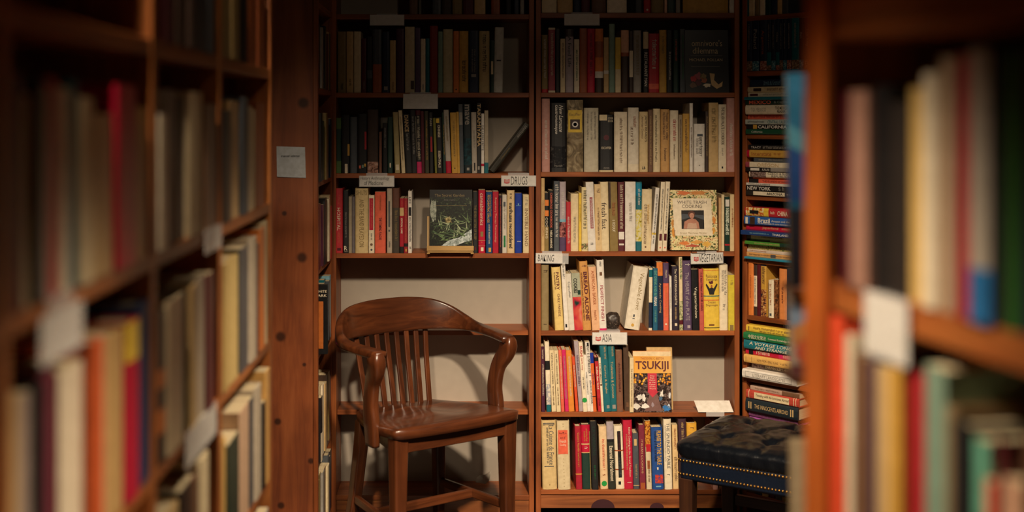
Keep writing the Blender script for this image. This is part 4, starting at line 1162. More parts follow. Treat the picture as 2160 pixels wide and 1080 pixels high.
stack(CORNER, KZ[4], 1550, 280, 3.855, [
    (80, 580, 650, 'red', {'b': [(.62, .98, picture('fans', [(.4, '#b82830'), (.5, '#e0b040'), (.6, '#e8d8b0')], 25, 2)), (.72, .9, 'black', -.4, .4), (.52, .62, 'yellow')], 't': [SP('CHINA', 'ivory', .66, .86, .55, .02), SP('~', 'ivory', .52, .62, .3)]}),
    (78, 650, 718, 'blue', {'t': [SP('Brazil', 'white', .28, .52, .55, .02, 0, .1), SP('Amazon and the', 'white', .55, .9, .25, 0, 0, .1), SP('~', 'white', .28, .95, .16, 0, 0, -.28)], 'b': [(.92, .97, 'white', -.8, .8), (.78, .88, 'dkbrown', -.9, .9)]}),
    (90, 720, 764, 'crimson', {'t': [SP('Japanland', 'tan', .3, .68, .55), SP('~', 'tan', .72, .9, .3)]}), (48, 764, 800, 'royal', {'hex': '#1a3a74', 'L': .26, 't': [SP('~', 'sky', .16, .5, .3, 0), SP('THAILAND', 'white', .55, .82, .5, .01)]}),
    (100, 803, 841, 'ivory', {'b': [(.92, 1, 'slate')], 't': [SP('EXPLORING JAPAN', 'dkbrown', .1, .9, .36)]}), (125, 842, 858, 'sage', {'b': [(0, .6, 'ivory')]}), (82, 858, 884, 'green', {'hex': '#4a8a34', 't': [S('tan', .2, .7, .4)], 'b': [(.0, .3, 'dkgreen')]}),
    (105, 885, 926, 'olive', {'mat': picture('fields', [(.35, '#5a6a38'), (.5, '#b0a060'), (.65, '#d0c090')], 50), 't': [S('dkbrown', .5, .9)]}), (100, 926, 951, 'pink', {'hex': '#d8c4b4', 't': [S('rust', .05, .4)]}), (100, 951, 986, 'orange', {'hex': '#d8a060', 't': [S('brown', .05, .9, .3)], 'b': [(.42, .52, 'slate', -.7, .7)]}),
    (75, 987, 1003, 'sky', {'hex': '#2a8aa8', 'L': .25})],
    'in the third stack of travel books down', GC)
kf = row(CORNER, KZ[5], 1550, 540, 2.84, 380, [
    (78, 108, 38, None, 'orange', {'t': [S('rust', .3, .7, .2)]}), (112, 131, 50, None, 'dkbrown', {'b': [(.16, .72, 'ivory')], 't': [S('slate', .3, .8)]}), (133, 152, 50, None, 'maroon'),
    (155, 187, 44, None, 'gold', {'b': [(.9, 1, 'navy'), (0, .48, picture('dancers', [(.35, '#1a2030'), (.5, '#a06030'), (.62, '#d8b070'), (.72, '#203a60')], 40))], 't': [S('brown', .12, .45, .5)]}),
    (199, 230, 155, None, 'ivory', {'t': [T('in ruins', 'rust', .1, .5, .42), S('rust', .52, .7, .3)], 'b': [(.05, .12, 'slate', -.4, .4)]}), (232, 256, 150, None, 'rust', {'mat': picture('rocky', [(.35, '#3a2418'), (.55, '#8a5430'), (.7, '#b08050')], 30)}),
    (262, 308, 78, None, 'orange', {'hex': '#e08a4a', 't': [S('maroon', .35, .7, .2)]}), (311, 345, 70, None, 'navy'), (348, 385, 90, None, 'sage')],
    'in the corner bookcase short upright row', 'the cookbook side', GC)
stack(CORNER, KZ[6], 1550, 540, 2.84, [
    (66, 408, 449, 'yellow', {'t': [SP('~', 'brown', .14, .84, .3, 0, 0, .14), SP('~', 'brown', .25, .7, .22, 0, 0, -.22)], 'b': [(.94, .955, 'brown', -.6, .6)]}),
    (50, 449, 490, 'green', {'t': [SP('中国文化常识', 'ivory', .1, .44, .6), SP('Common Knowledge About', 'ivory', .48, .95, .4)], 'L': .235}),
    (56, 508, 566, 'teal', {'hex': '#14707e', 'hard': True, 't': [SP('A VOYAGE LONG', 'ivory', .1, .86, .34, .01, .2, .16), SP('AND STRANGE', 'ivory', .2, .78, .3, .01, .2, -.24)]}),
    (64, 566, 600, 'crimson', {'b': [(0, .4, 'magenta'), (.86, .94, 'black', -.9, .9)], 't': [SP('~', 'ivory', .2, .46, .6), SP('~', 'peach', .68, .8, .6)]}),
    (55, 600, 648, 'yellow', {'hex': '#e0b060', 't': [SP('NOTES FROM A SMALL ISLAND', 'brown', .26, .66, .4), SP('~', 'brown', .7, .84, .2)], 'b': [(.84, .95, 'dkbrown', -.7, .7), (.85, .94, '#e0b060', -.5, .5), (.06, .12, 'dkbrown', -.7, .7), (.07, .11, '#e0b060', -.5, .5)] if False else [(.955, .96, 'dkbrown', -.7, .7), (.84, .845, 'dkbrown', -.7, .7), (.12, .125, 'dkbrown', -.7, .7), (.05, .055, 'dkbrown', -.7, .7)], 'L': .235}),
    (100, 648, 684, 'brown', {'hex': '#5e5244', 'b': [(.74, 1, picture('finch', [(.4, '#4a3038'), (.6, '#a08a80')], 70))], 't': [SP('DARWIN SLEPT HERE', 'ivory', .3, .82, .42, .02), SP('~', 'sage', .88, .98, .4)], 'L': .21}),
    (45, 684, 737, 'white', {'t': [SP('LITERARY LANDSCAPES', 'grey', .2, .8, .34)], 'b': [(.08, .94, 'slate', -.6, -.55), (.08, .94, 'slate', .55, .6), (.935, .94, 'slate', -.6, .6), (.08, .085, 'slate', -.6, .6)], 'L': .24, 'hard': True})],
    'in the stack of travel books with the teal hardback', GC, length=.25)
stack(CORNER, KZ[7], 1550, 540, 2.84, [
    (92, 755, 781, 'pink', {'hex': '#b89a88', 'b': [(0, .35, 'brown')], 't': [S('brown', .1, .6, .3)], 'L': .22}),
    (68, 781, 832, 'red', {'hex': '#b84434', 'hard': True, 'b': [(.18, .84, 'cream', -.75, .7), (.94, .95, 'cream'), (.05, .06, 'cream'), (.09, .1, 'cream')], 't': [SP('Traveling with the Innocents Abroad', 'dkbrown', .19, .82, .4, .01, .3)], 'L': .235}),
    (62, 832, 908, 'dkgreen', {'hex': '#14222a', 'hard': True, 't': [SP('THE INNOCENTS ABROAD', 'tan', .18, .82, .36, 0, .1)], 'b': [(.88, .9, 'tan', -.5, .6), (.92, .94, 'tan', -.5, .6), (.08, .1, 'tan', -.5, .6), (.12, .14, 'tan', -.5, .6)], 'L': .235}),
    (82, 912, 946, 'purple', {'hex': '#7a4270', 't': [SP('~', 'plum', .05, .95, .3)], 'L': .22}),
    (85, 946, 1006, 'violet', {'t': [SP('Incidents of Travel in', 'ivory', .2, .52, .2, .01, 0, .22), SP('Central America, Chiapas and Yucatan', 'ivory', .06, .72, .2, .01, 0, -.1), SP('~', 'plum', .76, .95, .3)], 'L': .22})],
    'in the lowest stack of travel books', GC)
_n = len(BOOKS)
row(CORNER, KZ[8], 1550, 540, 2.84, 1420, [(80 + 40 * i, 118 + 40 * i, 1130 + 20 * (i % 3), None, c) for i, c in enumerate(('brown', 'navy', 'tan', 'maroon', 'slate', 'olive', 'cream', 'dkgreen'))],
    'on the lowest shelf of the corner bookcase', 'the cookbook side', GC)

MINOR += BOOKS[_n:]
# pale booklet lying across the short upright row
kx = empty('booklet', CORNER.at(CORNER.s(1600), .03, KZ[5] + .2345), (R(2), 0, CORNER.yaw))
MB().box(0, .16, 0, .11, 0, .003).build('cover', paper('#cfc6bc', .4), kx)
MB().add([(.05, .004, .0034), (.07, .004, .0034), (.07, .03, .0034), (.05, .03, .0034)], [(0, 1, 2, 3)]).build('printed_mark', paper('crimson'), kx)
tag(kx, 'pale booklet lying flat across the tops of the short upright row in the corner', 'booklet')


# ------------------------------------------------------------------ books seen edge-on along the aisle
def strips(face, zbase, data, where, anchor, group, step=.085, dep=.17):
    """(x from, x to, colour, height in m, opts): bands of spines along a receding face, filled with books of that colour"""
    items = []
    for xa, xb2, col, h in [it[:4] for it in data]:
        op = {}
        for it in data:
            if it[0] == xa and len(it) > 4:
                op = it[4]
        s0, s1 = face.s(xa), face.s(xb2)
        n = max(1, round((s1 - s0) / step))
        p = op.get('d', random.uniform(-.004, .004))
        for k in range(n):
            a, b_ = s0 + (s1 - s0) * k / n, s0 + (s1 - s0) * (k + 1) / n
            hh = h + (random.uniform(-.008, .004) if n > 1 else 0)
            c = lin(op.get('hex', col))
            o = book(face, (a + b_) / 2, zbase + .0005, (b_ - a) * .98, hh, dep + random.uniform(-.02, .02), op.get('hex', col), d=p + random.uniform(-.003, .003), hard=random.random() < .4,
                     bands=op.get('b', ()), texts=op.get('t', ()), seed=len(BOOKS))
            BOOKS.append(o)
            items.append((o, col, 'thick' if b_ - a > .055 else ''))
    name_books(items, where, anchor, group)


GL = 'books along the aisle bookcase'
NE = 'the near end'
# near bay, mid bay, far bay; rows from above eye level down
_n = len(BOOKS)
strips(AISLE, AZ[0], [(340, 372, 'maroon', .2), (372, 410, 'dkbrown', .22), (410, 455, 'slate', .19), (470, 505, 'olive', .2), (505, 530, 'black', .22), (530, 562, 'rust', .19)], 'on the highest row of the long aisle bookcase', NE, GL)
MINOR += BOOKS[_n:]
strips(AISLE, AZ[1], [(24, 48, 'maroon', .25), (48, 70, 'cream', .23), (70, 79, 'black', .25), (79, 104, 'grey', .24), (104, 128, 'red', .25), (128, 150, 'ivory', .24), (150, 166, 'teal', .25), (166, 196, 'cream', .23),
                      (196, 240, 'tan', .21), (240, 282, 'crimson', .25), (282, 310, 'gold', .22), (334, 352, 'ivory', .21), (352, 384, 'grey', .25), (384, 398, 'dkbrown', .24), (398, 432, 'cream', .25), (432, 455, 'brown', .23),
                      (470, 486, 'black', .22), (486, 508, 'tan', .24), (508, 524, 'slate', .25), (524, 546, 'cream', .23), (546, 563, 'rust', .24)], 'on the upper row of the long aisle bookcase', NE, GL)
strips(AISLE, AZ[2], [(18, 40, 'tan', .245), (40, 78, 'lilac', .235, {'hex': '#a8968c'}), (78, 95, 'black', .24), (95, 130, 'plum', .25, {'hex': '#6c2438'}), (130, 180, 'ivory', .235), (180, 202, 'orange', .255, {'hex': '#cc5a28', 'd': -.01}), (202, 226, 'peach', .25),
                      (226, 262, 'gold', .245, {'hex': '#c8a268'}), (262, 290, 'crimson', .25, {'b': [(.78, 1, 'yellow')]}), (290, 317, 'navy', .265, {'hex': '#1c3a66'}), (333, 350, 'black', .235, {'b': [(.2, .36, 'orange'), (.5, .62, 'orange')]}), (350, 383, 'cream', .245), (383, 400, 'green', .24, {'hex': '#223c22'}),
                      (400, 414, 'tan', .245), (414, 433, 'ivory', .25, {'d': -.003, 'hex': '#c4b6a0'}), (433, 448, 'maroon', .25), (469, 481, 'gold', .25, {'hex': '#c8aa68'}), (481, 505, 'yellow', .252, {'hex': '#d8bc7a'}), (505, 523, 'slate', .26), (523, 541, 'white', .27, {'d': -.003, 'hex': '#c4b6a0'}),
                      (541, 546, 'maroon', .25), (546, 558, 'orange', .28), (558, 566, 'cream', .29)], 'on the middle row of the long aisle bookcase', NE, GL)
strips(AISLE, AZ[3], [(334, 348, 'dkbrown', .22), (348, 386, 'tan', .225), (386, 406, 'black', .235), (406, 424, 'brown', .23), (424, 446, 'cream', .245),
                      (469, 483, 'yellow', .225, {'hex': '#d0aa62'}), (483, 508, 'dkgreen', .205), (508, 529, 'peach', .24, {'hex': '#dcb898'}), (529, 537, 'slate', .24), (537, 552, 'white', .25, {'d': -.003, 'hex': '#c4b6a0'}), (552, 557, 'black', .2), (557, 566, 'gold', .265, {'hex': '#d8a860'})],
       'on the lower row of the long aisle bookcase', NE, GL)
_n = len(BOOKS)
strips(AISLE, AZ[4], [(334, 370, 'brown', .22), (370, 400, 'black', .24), (400, 430, 'tan', .22), (430, 448, 'slate', .24), (469, 490, 'maroon', .23), (490, 515, 'cream', .24), (515, 540, 'navy', .22), (540, 566, 'grey', .25)], 'on the lowest row of the long aisle bookcase', NE, GL)

MINOR += BOOKS[_n:]
GR = 'books in the aisle bookcase opposite'
strips(RIGHT, RZZ[1], [(1766, 1782, 'dkbrown', .22), (1782, 1796, 'maroon', .235), (1796, 1834, 'rose', .235, {'hex': '#a07868'}), (1834, 1868, 'black', .24), (1868, 1904, 'dkbrown', .22, {'hex': '#241c18'}), (1904, 1946, 'gold', .235, {'hex': '#d8b46a'}), (1946, 1975, 'ivory', .25), (1975, 2008, 'tan', .265, {'hex': '#b89c80'}),
                       (2008, 2026, 'plum', .255), (2026, 2050, 'red', .265), (2050, 2096, 'white', .27, {'b': [(0, .2, '#2878b8')], 'hex': '#bcb2a4'}), (2096, 2116, 'slate', .27, {'hex': '#222428'}), (2116, 2148, 'green', .265, {'hex': '#2a6a24'}), (2148, 2190, 'navy', .27)],
       'on the upper row of the aisle bookcase opposite', 'the orange stile', GR)
strips(RIGHT, RZZ[2], [(1760, 1782, 'coral', .29, {'hex': '#e8502c', 'd': -.008}), (1782, 1796, 'ivory', .27), (1796, 1832, 'brown', .25), (1832, 1852, 'purple', .255, {'hex': '#35244e'}), (1852, 1880, 'tan', .25), (1880, 1906, 'gold', .255), (1906, 1946, 'crimson', .255, {'hex': '#a81c28'}), (1946, 1990, 'sage', .27),
                       (1990, 2012, 'tan', .235, {'hex': '#8a7454'}), (2012, 2048, 'black', .225), (2048, 2076, 'mint', .215), (2076, 2096, 'coral', .18), (2096, 2114, 'maroon', .225), (2114, 2150, 'peach', .19), (2150, 2190, 'brown', .24)],
       'on the lower row of the aisle bookcase opposite', 'the orange stile', GR)

# the short side bookcase, spines at a grazing angle
GS = 'books in the side bookcase'
NP = 'the pine panel'
cols = [('dkbrown', 'grey', 'black', 'slate', 'olive', 'maroon', 'tan', 'dkgreen'), ('black', 'slate', 'dkgreen', 'olive', 'brown', 'grey', 'navy', 'cream'), ('maroon', 'magenta', 'plum', 'black', 'dkbrown', 'ivory', 'cream', 'red'),
        ('rust', 'black', 'navy', 'dkbrown', 'teal', 'slate', 'sky', 'grey'), ('black', 'cream', 'ivory', 'tan', 'dkbrown', 'yellow', 'olive', 'maroon'), ('tan', 'olive', 'grey', 'brown', 'cream', 'slate', 'navy', 'dkbrown')]
RN = ['on the topmost row of the side bookcase', 'on the second row of the side bookcase', 'on the third row of the side bookcase', 'on the fourth row of the side bookcase', 'on the fifth row of the side bookcase', 'on the bottom row of the side bookcase']
for k in range(6):
    zz = SZ[k + 1]
    items = []
    s = .052 if k == 3 else .028
    for i, c in enumerate(cols[k][:7] if k == 3 else cols[k]):
        w = .05 if i % 3 == 1 else .046
        h = random.uniform(.2, .25) * (1.1 if k == 4 else 1)
        ext = {}
        o = book(SIDE, s + w / 2, zz + .0005, w * .98, h, .17, c, d=random.uniform(-.012, .006), seed=len(BOOKS), bands=[(0, .05, 'magenta')] if (k == 3 and i in (2, 4)) else [(.0, .45, 'ivory')] if (k == 4 and i == 0) else ())
        BOOKS.append(o)
        items.append((o, c, ''))
        if k < 2 or k == 5 or i in (1, 4, 6):
            MINOR.append(o)
        s += w + .001
    name_books(items, RN[k], NP, GS)
# book turned cover out at the row's near end
r_ = empty('book', (-.566, 4.325, SZ[4] + .001), (0, 0, 0))
MB().box(0, .072, 0, .003, 0, .25).build('front_cover', paper('#121214', .35), r_)
MB().box(.001, .070, .003, .018, .002, .248).build('pages', pages_mat(), r_)
MB().box(0, .072, .018, .021, 0, .25).build('back_cover', paper('#121214', .35), r_)
MB().add([(.002, -.0006, .02), (.057, -.0006, .02), (.057, -.0006, .19), (.002, -.0006, .19)], [(0, 1, 2, 3)]).build('cover_picture', paper('#b0622a', .35), r_)
for t_, z in (('WHITE', .226), ('MARK', .211)):
    vs, fs = fit_text(t_, .045, .009)
    MB().add([(x + .047, -.0008, y + z) for x, y in vs], fs).build('lettering', paper('ivory'), r_)
tag(r_, 'black book with an orange cover picture turned outwards beside the pine panel', 'book')

# ------------------------------------------------------------------ shelf labels
CARD = paper('#e8e2d8', .45)
INK = paper('#2a2624', .6)
REDM = paper('#b8232e', .5)


def acrylic():
    if 'acr' in MATS:
        return MATS['acr']
    m, nt, b = base_mat('clear_plastic')
    tc = nt.nodes.new('ShaderNodeTexCoord')
    n = nt.nodes.new('ShaderNodeTexNoise')
    n.inputs['Scale'].default_value = 30
    nt.links.new(tc.outputs['Object'], n.inputs['Vector'])
    mr = nt.nodes.new('ShaderNodeMapRange')
    mr.inputs['To Min'].default_value = .12
    mr.inputs['To Max'].default_value = .25
    nt.links.new(n.outputs['Fac'], mr.inputs['Value'])
    nt.links.new(mr.outputs['Result'], b.inputs['Roughness'])
    b.inputs['Base Color'].default_value = (.9, .9, .88, 1)
    b.inputs['Alpha'].default_value = .28
    MATS['acr'] = m
    return m


def label_sign(face, px0, px1, py0, py1, zshelf, text_lines, label, d=-.004, emblem=False, roll=0.0, card_to=1.0, d0=0.0):
    s0, s1 = face.s(px0, d), face.s(px1, d)
    sm = (s0 + s1) / 2
    z0, z1 = face.z(py1, sm, d), face.z(py0, sm, d)
    w, h = s1 - s0, z1 - z0
    root = empty('shelf_label', face.at(sm, d, z0), (0, roll, face.yaw))
    MB().box(-w / 2, w / 2, -.0015, -.0003, 0, h).build('holder', acrylic(), root)
    MB().box(-w / 2 + .002, -w / 2 + .002 + (w - .004) * card_to, 0, .0008, .002, h - .001).build('card', CARD, root)
    zt = zshelf - z0
    MB().box(-w * .3, w * .3, .0009, d0 - d + .035, zt + .0006, zt + .0016).build('holder_tongue', acrylic(), root)
    if zt < h:
        pass
    else:
        MB().box(-w * .3, w * .3, .0009, .0019, h - .004, zt + .0016).build('holder_back', acrylic(), root)
    for (t, x0, x1, y0, y1) in text_lines:
        vs, fs = fit_text(t, (x1 - x0) * w, (y1 - y0) * h, -.008, .08, 1.0, .3)
        cx, cz = ((x0 + x1) / 2 - .5) * w, (y0 + y1) / 2 * h
        MB().add([(x + cx, -.002, y + cz) for x, y in vs], fs).build('handwriting', INK, root)
    if emblem:
        mb = MB()
        x0, x1, y0, y1 = emblem
        X = lambda f_: (f_ - .5) * w
        Z = lambda f_: f_ * h
        xm = (x0 + x1) / 2
        mb.add([(X(x0), -.002, Z(y0 + .06)), (X(xm), -.002, Z(y0)), (X(xm), -.002, Z(y1 - .06)), (X(x0), -.002, Z(y1))], [(0, 1, 2, 3)])
        mb.add([(X(xm), -.002, Z(y0)), (X(x1), -.002, Z(y0 + .06)), (X(x1), -.002, Z(y1)), (X(xm), -.002, Z(y1 - .06))], [(0, 1, 2, 3)])
        mb.build('red_book_emblem', REDM, root)
        m2 = MB()
        for k in range(3):
            zz = y0 + (y1 - y0) * (.3 + .2 * k)
            m2.add([(X(x0 + .015), -.0022, Z(zz)), (X(x1 - .015), -.0022, Z(zz)), (X(x1 - .015), -.0022, Z(zz + .03)), (X(x0 + .015), -.0022, Z(zz + .03))], [(0, 1, 2, 3)])
        m2.build('emblem_lines', CARD, root)
    tag(root, label, 'shelf label', 'white shelf labels')
    return root


label_sign(BACK, 1129.5, 1199, 534, 556, RZ[3], [('BAKING', .07, .56, .2, .85)], 'white shelf label handwritten BAKING at the centre upright', card_to=.83, roll=R(1))
label_sign(BACK, 1457, 1526, 533, 556.5, RZ[3], [('VEGETARIAN', .26, .97, .18, .9)], 'white shelf label handwritten VEGETARIAN with a red book emblem', emblem=(.1, .24, .24, .66), roll=R(-1.5))
label_sign(BACK, 1249, 1323, 701, 727, RZ[4], [('ASIA', .28, .56, .25, .85)], 'white shelf label handwritten ASIA with a red book emblem', emblem=(.1, .25, .3, .66))
label_sign(BACK, 1057, 1131, 370, 393, LZ[2], [('DRUGS', .28, .75, .15, .9)], 'white shelf label handwritten DRUGS with a red book emblem', emblem=(.09, .24, .25, .66))
label_sign(BACK, 757.5, 832, 370.5, 394, LZ[2], [('History Anthropology', .04, .86, .56, .92), ('of Medicine', .14, .68, .16, .54)], 'white shelf label with two lines of handwriting about medicine')
label_sign(BACK, 850, 924, 198, 230, LZ[1], [], 'blank white shelf label hanging over the black book spines above the armchair')
label_sign(BACK, 780, 853, 31, 54, LZ[0], [], 'blank shelf label high on the bookcase above the armchair')
label_sign(BACK, 1190, 1265, 29, 54, RZ[0], [], 'blank shelf label high on the cookbook bookcase')
label_sign(AISLE, 84, 174, 650, 752, AZ[1], [], 'blurred white label hanging in the near bay of the long aisle bookcase', d=-.004)
label_sign(AISLE, 392, 456, 880, 950, AZ[2], [], 'blurred curling white label at the middle bay of the long aisle bookcase', d=-.004)
label_sign(AISLE, 433, 466, 478, 529, AZ[1], [], 'blurred white label at the middle bay under the upper row of books', d=-.004)
label_sign(RIGHT, 1824, 1916, 622, 760, RZZ[1], [], 'blurred white label on the aisle bookcase opposite', d=-.004)
# card holder tipped back on the shelf's edge
t_ = empty('shelf_label', BACK.at(BACK.s(1508), -.006, RZ[5] + .001))
MB().hexa([(-.067, .0, .0005), (.072, .0, .0005), (.074, .004, .0005), (-.065, .004, .0005)], [(-.074, .055, .034), (.068, .055, .034), (.068, .057, .033), (-.074, .057, .033)]).build('card', CARD, t_)
MB().box(-.036, .036, -.0015, -.0002, -.016, .0005).build('holder', acrylic(), t_)
MB().box(-.036, .036, .0, .05, .0, .0006).build('holder_tongue', acrylic(), t_)
tag(t_, 'white label card tipped back on the shelf edge under the empty corner of the cookbooks', 'shelf label', 'white shelf labels')

# sheet pinned to the pine panel
ps = empty('paper_sheet', pp(614, 341, PY - .004))
MB().add([(-.05, -.003, -.054), (.053, -.001, -.058), (.05, -.0015, .052), (-.052, -.002, .055), (0, -.006, 0)], [(0, 1, 4), (1, 2, 4), (2, 3, 4), (3, 0, 4)]).build('sheet', paper('#b8bcc0', .6), ps)
MB().add(scribble(.07, .008, random.Random(4))[0] and [(x, -.0075, y + .02) for x, y in scribble(.07, .006, random.Random(4))[0]], scribble(.07, .006, random.Random(4))[1]).build('handwriting', INK, ps)
tag(ps, 'small pale notice sheet fixed to the knotty pine end panel', 'paper')

# ------------------------------------------------------------------ armchair
CHW = dict(dark='#34190c', mid='#562c16', light='#723e20', rough=.32)
CX_, CZ_, CY_ = wood('x', coat=.35, **CHW), wood('z', coat=.35, **CHW), wood('y', coat=.35, **CHW)
ch = empty('armchair', (-.020, 4.25, 0), (0, 0, R(34)))
tag(ch, 'polished brown wooden armchair with slatted back and curved arms before the empty shelves', 'chair')
SEAT = .518
K = 1.022
# seat: saddled board
hwid = [(-.012, .235), (.0, .262), (.03, .268), (.14, .262), (.28, .232), (.40, .188), (.435, .172), (.445, .15)]
hw_s = spline(hwid, 4)
mb = MB()
top, bot = [], []
NU = 22
for (yb, hwd) in hw_s:
    tr, br = [], []
    for i in range(NU + 1):
        u = -1 + 2 * i / NU
        x = hwd * u
        v = (yb + .012) / .457
        edge = max(abs(u) ** 14, (max(0, .06 - v) / .06) ** 2, (max(0, v - .95) / .05) ** 2)
        dish = .016 * (math.exp(-((abs(x) - .105) / .075) ** 2)) * math.exp(-((yb - .26) / .15) ** 2)
        yy = yb - (.012 * (1 - u * u) if v < .1 else 0)
        tl = -.03 * max(0, yb) / .43
        tr.append((x, yy, SEAT + tl - dish - .009 * edge))
        br.append((x * .985, yy, SEAT + tl - .042 + .004 * edge))
    top.append(tr)
    bot.append(br)
n = NU + 1
vs = [p for r_ in top for p in r_] + [p for r_ in bot for p in r_]
o_ = len(top) * n
fs = []
for a in range(len(top) - 1):
    for i in range(NU):
        q = (a * n + i, a * n + i + 1, (a + 1) * n + i + 1, (a + 1) * n + i)
        fs.append(q)
        fs.append(tuple(o_ + k for k in reversed(q)))
for a in range(len(top) - 1):
    fs.append((a * n, (a + 1) * n, o_ + (a + 1) * n, o_ + a * n))
    fs.append(((a + 1) * n + NU, a * n + NU, o_ + a * n + NU, o_ + (a + 1) * n + NU))
for i in range(NU):
    fs.append((i + 1, i, o_ + i, o_ + i + 1))
    m_ = (len(top) - 1) * n
    fs.append((m_ + i, m_ + i + 1, o_ + m_ + i + 1, o_ + m_ + i))
MB().add(vs, fs).build('seat', CX_, ch, smooth=True, fix=True)
# apron
AT, AB = SEAT - .041, SEAT - .1
MB().box(-.215, .215, .008, .034, AB + .008, AT).build('front_rail', CX_, ch, bevel=.002)
for s in (-1, 1):
    MB().hexa([(s * .238, .05, AB), (s * .218, .05, AB), (s * .15, .40, AB), (s * .17, .40, AB)], [(s * .238, .05, AT - .002), (s * .218, .05, AT - .002), (s * .15, .40, AT - .027), (s * .17, .40, AT - .027)]).build('side_rail', CY_, ch, fix=True)
MB().box(-.155, .155, .395, .415, AB, AT - .028).build('back_rail', CX_, ch, bevel=.002)
# legs
for s in (-1, 1):
    rg = sweep([(s * .232, .03, AT), (s * .232, .031, .42), (s * .233, .03, .2), (s * .234, .028, 0)], [(.056, .056, .007), (.054, .054, .007), (.046, .046, .007), (.038, .038, .006)], up=(0, 1, 0))
    MB().rings(rg).build('leg', CZ_, ch, smooth=False, fix=True)
    rg = sweep([(s * .168, .40, AT - .027), (s * .172, .403, .36), (s * .185, .42, .18), (s * .205, .45, 0)], [(.04, .044, .006), (.042, .046, .006), (.04, .042, .006), (.034, .034, .006)], up=(0, 1, 0))
    MB().rings(rg).build('leg', CZ_, ch, smooth=False, fix=True)
for s in (-1, 1):
    rg = sweep([(s * .232, .045, .16), (s * .19, .41, .16)], [(.02, .032, .006)] * 2, up=(0, 0, 1))
    MB().rings(rg).build('stretcher', CY_, ch, fix=True)
rg = sweep([(-.212, .225, .16), (.212, .225, .16)], [(.02, .034, .006)] * 2, up=(0, 0, 1))
MB().rings(rg).build('stretcher', CX_, ch, fix=True)
# crest rail that sweeps round into the arms
half = [(.272, .075, .758, .052, .024), (.282, .12, .760, .056, .028), (.294, .20, .762, .052, .030), (.297, .28, .764, .046, .033), (.290, .335, .770, .038, .044), (.272, .385, .782, .030, .066), (.232, .430, .798, .026, .096), (.17, .462, .811, .024, .120), (.085, .478, .817, .023, .130)]
pts = half + [(0, .483, .818, .023, .132)] + [(-a, b_, c, d_, e_) for a, b_, c, d_, e_ in reversed(half)]
sp = spline(pts, 5)
path = [(a, b_ + .10 * max(0, c - .79), c) for a, b_, c, d_, e_ in sp]
rg = sweep(path, [(d_, e_, min(d_, e_) * .36) for a, b_, c, d_, e_ in sp], up=[(0, .18 * max(0, min(1, (e_ - .04) / .08)), 1) for a, b_, c, d_, e_ in sp], n=4)
MB().rings(rg).build('crest_rail', CX_, ch, smooth=True, fix=True)
# arm posts: S curved
for s in (-1, 1):
    pth = spline([(s * .266, .150, .428), (s * .268, .150, .50), (s * .268, .158, .575), (s * .272, .140, .65), (s * .280, .102, .705), (s * .283, .090, .740), (s * .284, .088, .766)], 5)
    sec = spline([(.030, .066), (.034, .074), (.034, .068), (.036, .062), (.042, .068), (.048, .064), (.034, .040)], 5)
    rg = sweep(pth, [(w_, h_, .012) for w_, h_ in sec], up=(0, 1, .05), n=4)
    MB().rings(rg).build('arm_post', CZ_, ch, smooth=True, fix=True)
# slats
for i in range(8):
    t = -1 + 2 * i / 7
    pth = spline([(t * .138, .412, SEAT - .045), (t * .143, .434, .575), (t * .148, .452, .65), (t * .153, .466, .72), (t * .155, .474, .765)], 4)
    rg = sweep(pth, [(.021, .010, .003)] * len(pth), up=(0, 1, .1), n=2)
    MB().rings(rg).build('back_slat', CZ_, ch, fix=True)

# ------------------------------------------------------------------ buttoned leather stool
st = empty('leather_stool', (1.104, 4.181, 0), (0, 0, R(-33)))
tag(st, 'dark navy buttoned leather stool with two rows of brass nails below the corner stacks', 'stool')


def leather(c1, c2, rough):
    key = ('leather', c1)
    if key in MATS:
        return MATS[key]
    m, nt, b = base_mat('leather')
    tc = nt.nodes.new('ShaderNodeTexCoord')
    n1 = nt.nodes.new('ShaderNodeTexNoise')
    n1.inputs['Scale'].default_value = 9
    n1.inputs['Detail'].default_value = 6
    nt.links.new(tc.outputs['Object'], n1.inputs['Vector'])
    mx = nt.nodes.new('ShaderNodeMix')
    mx.data_type = 'RGBA'
    mx.inputs['A'].default_value = lin(c1)
    mx.inputs['B'].default_value = lin(c2)
    nt.links.new(n1.outputs['Fac'], mx.inputs['Factor'])
    nt.links.new(mx.outputs['Result'], b.inputs['Base Color'])
    n2 = nt.nodes.new('ShaderNodeTexVoronoi')
    n2.inputs['Scale'].default_value = 420
    nt.links.new(tc.outputs['Object'], n2.inputs['Vector'])
    n3 = nt.nodes.new('ShaderNodeTexNoise')
    n3.inputs['Scale'].default_value = 34
    n3.inputs['Detail'].default_value = 4
    n3.inputs['Distortion'].default_value = 1.5
    nt.links.new(tc.outputs['Object'], n3.inputs['Vector'])
    ad = nt.nodes.new('ShaderNodeMath')
    ad.operation = 'MULTIPLY_ADD'
    ad.inputs[1].default_value = .12
    nt.links.new(n2.outputs['Distance'], ad.inputs[0])
    nt.links.new(n3.outputs['Fac'], ad.inputs[2])
    bp = nt.nodes.new('ShaderNodeBump')
    bp.inputs['Strength'].default_value = .35
    bp.inputs['Distance'].default_value = .004
    nt.links.new(ad.outputs['Value'], bp.inputs['Height'])
    nt.links.new(bp.outputs['Normal'], b.inputs['Normal'])
    b.inputs['Roughness'].default_value = rough
    MATS[key] = m
    return m


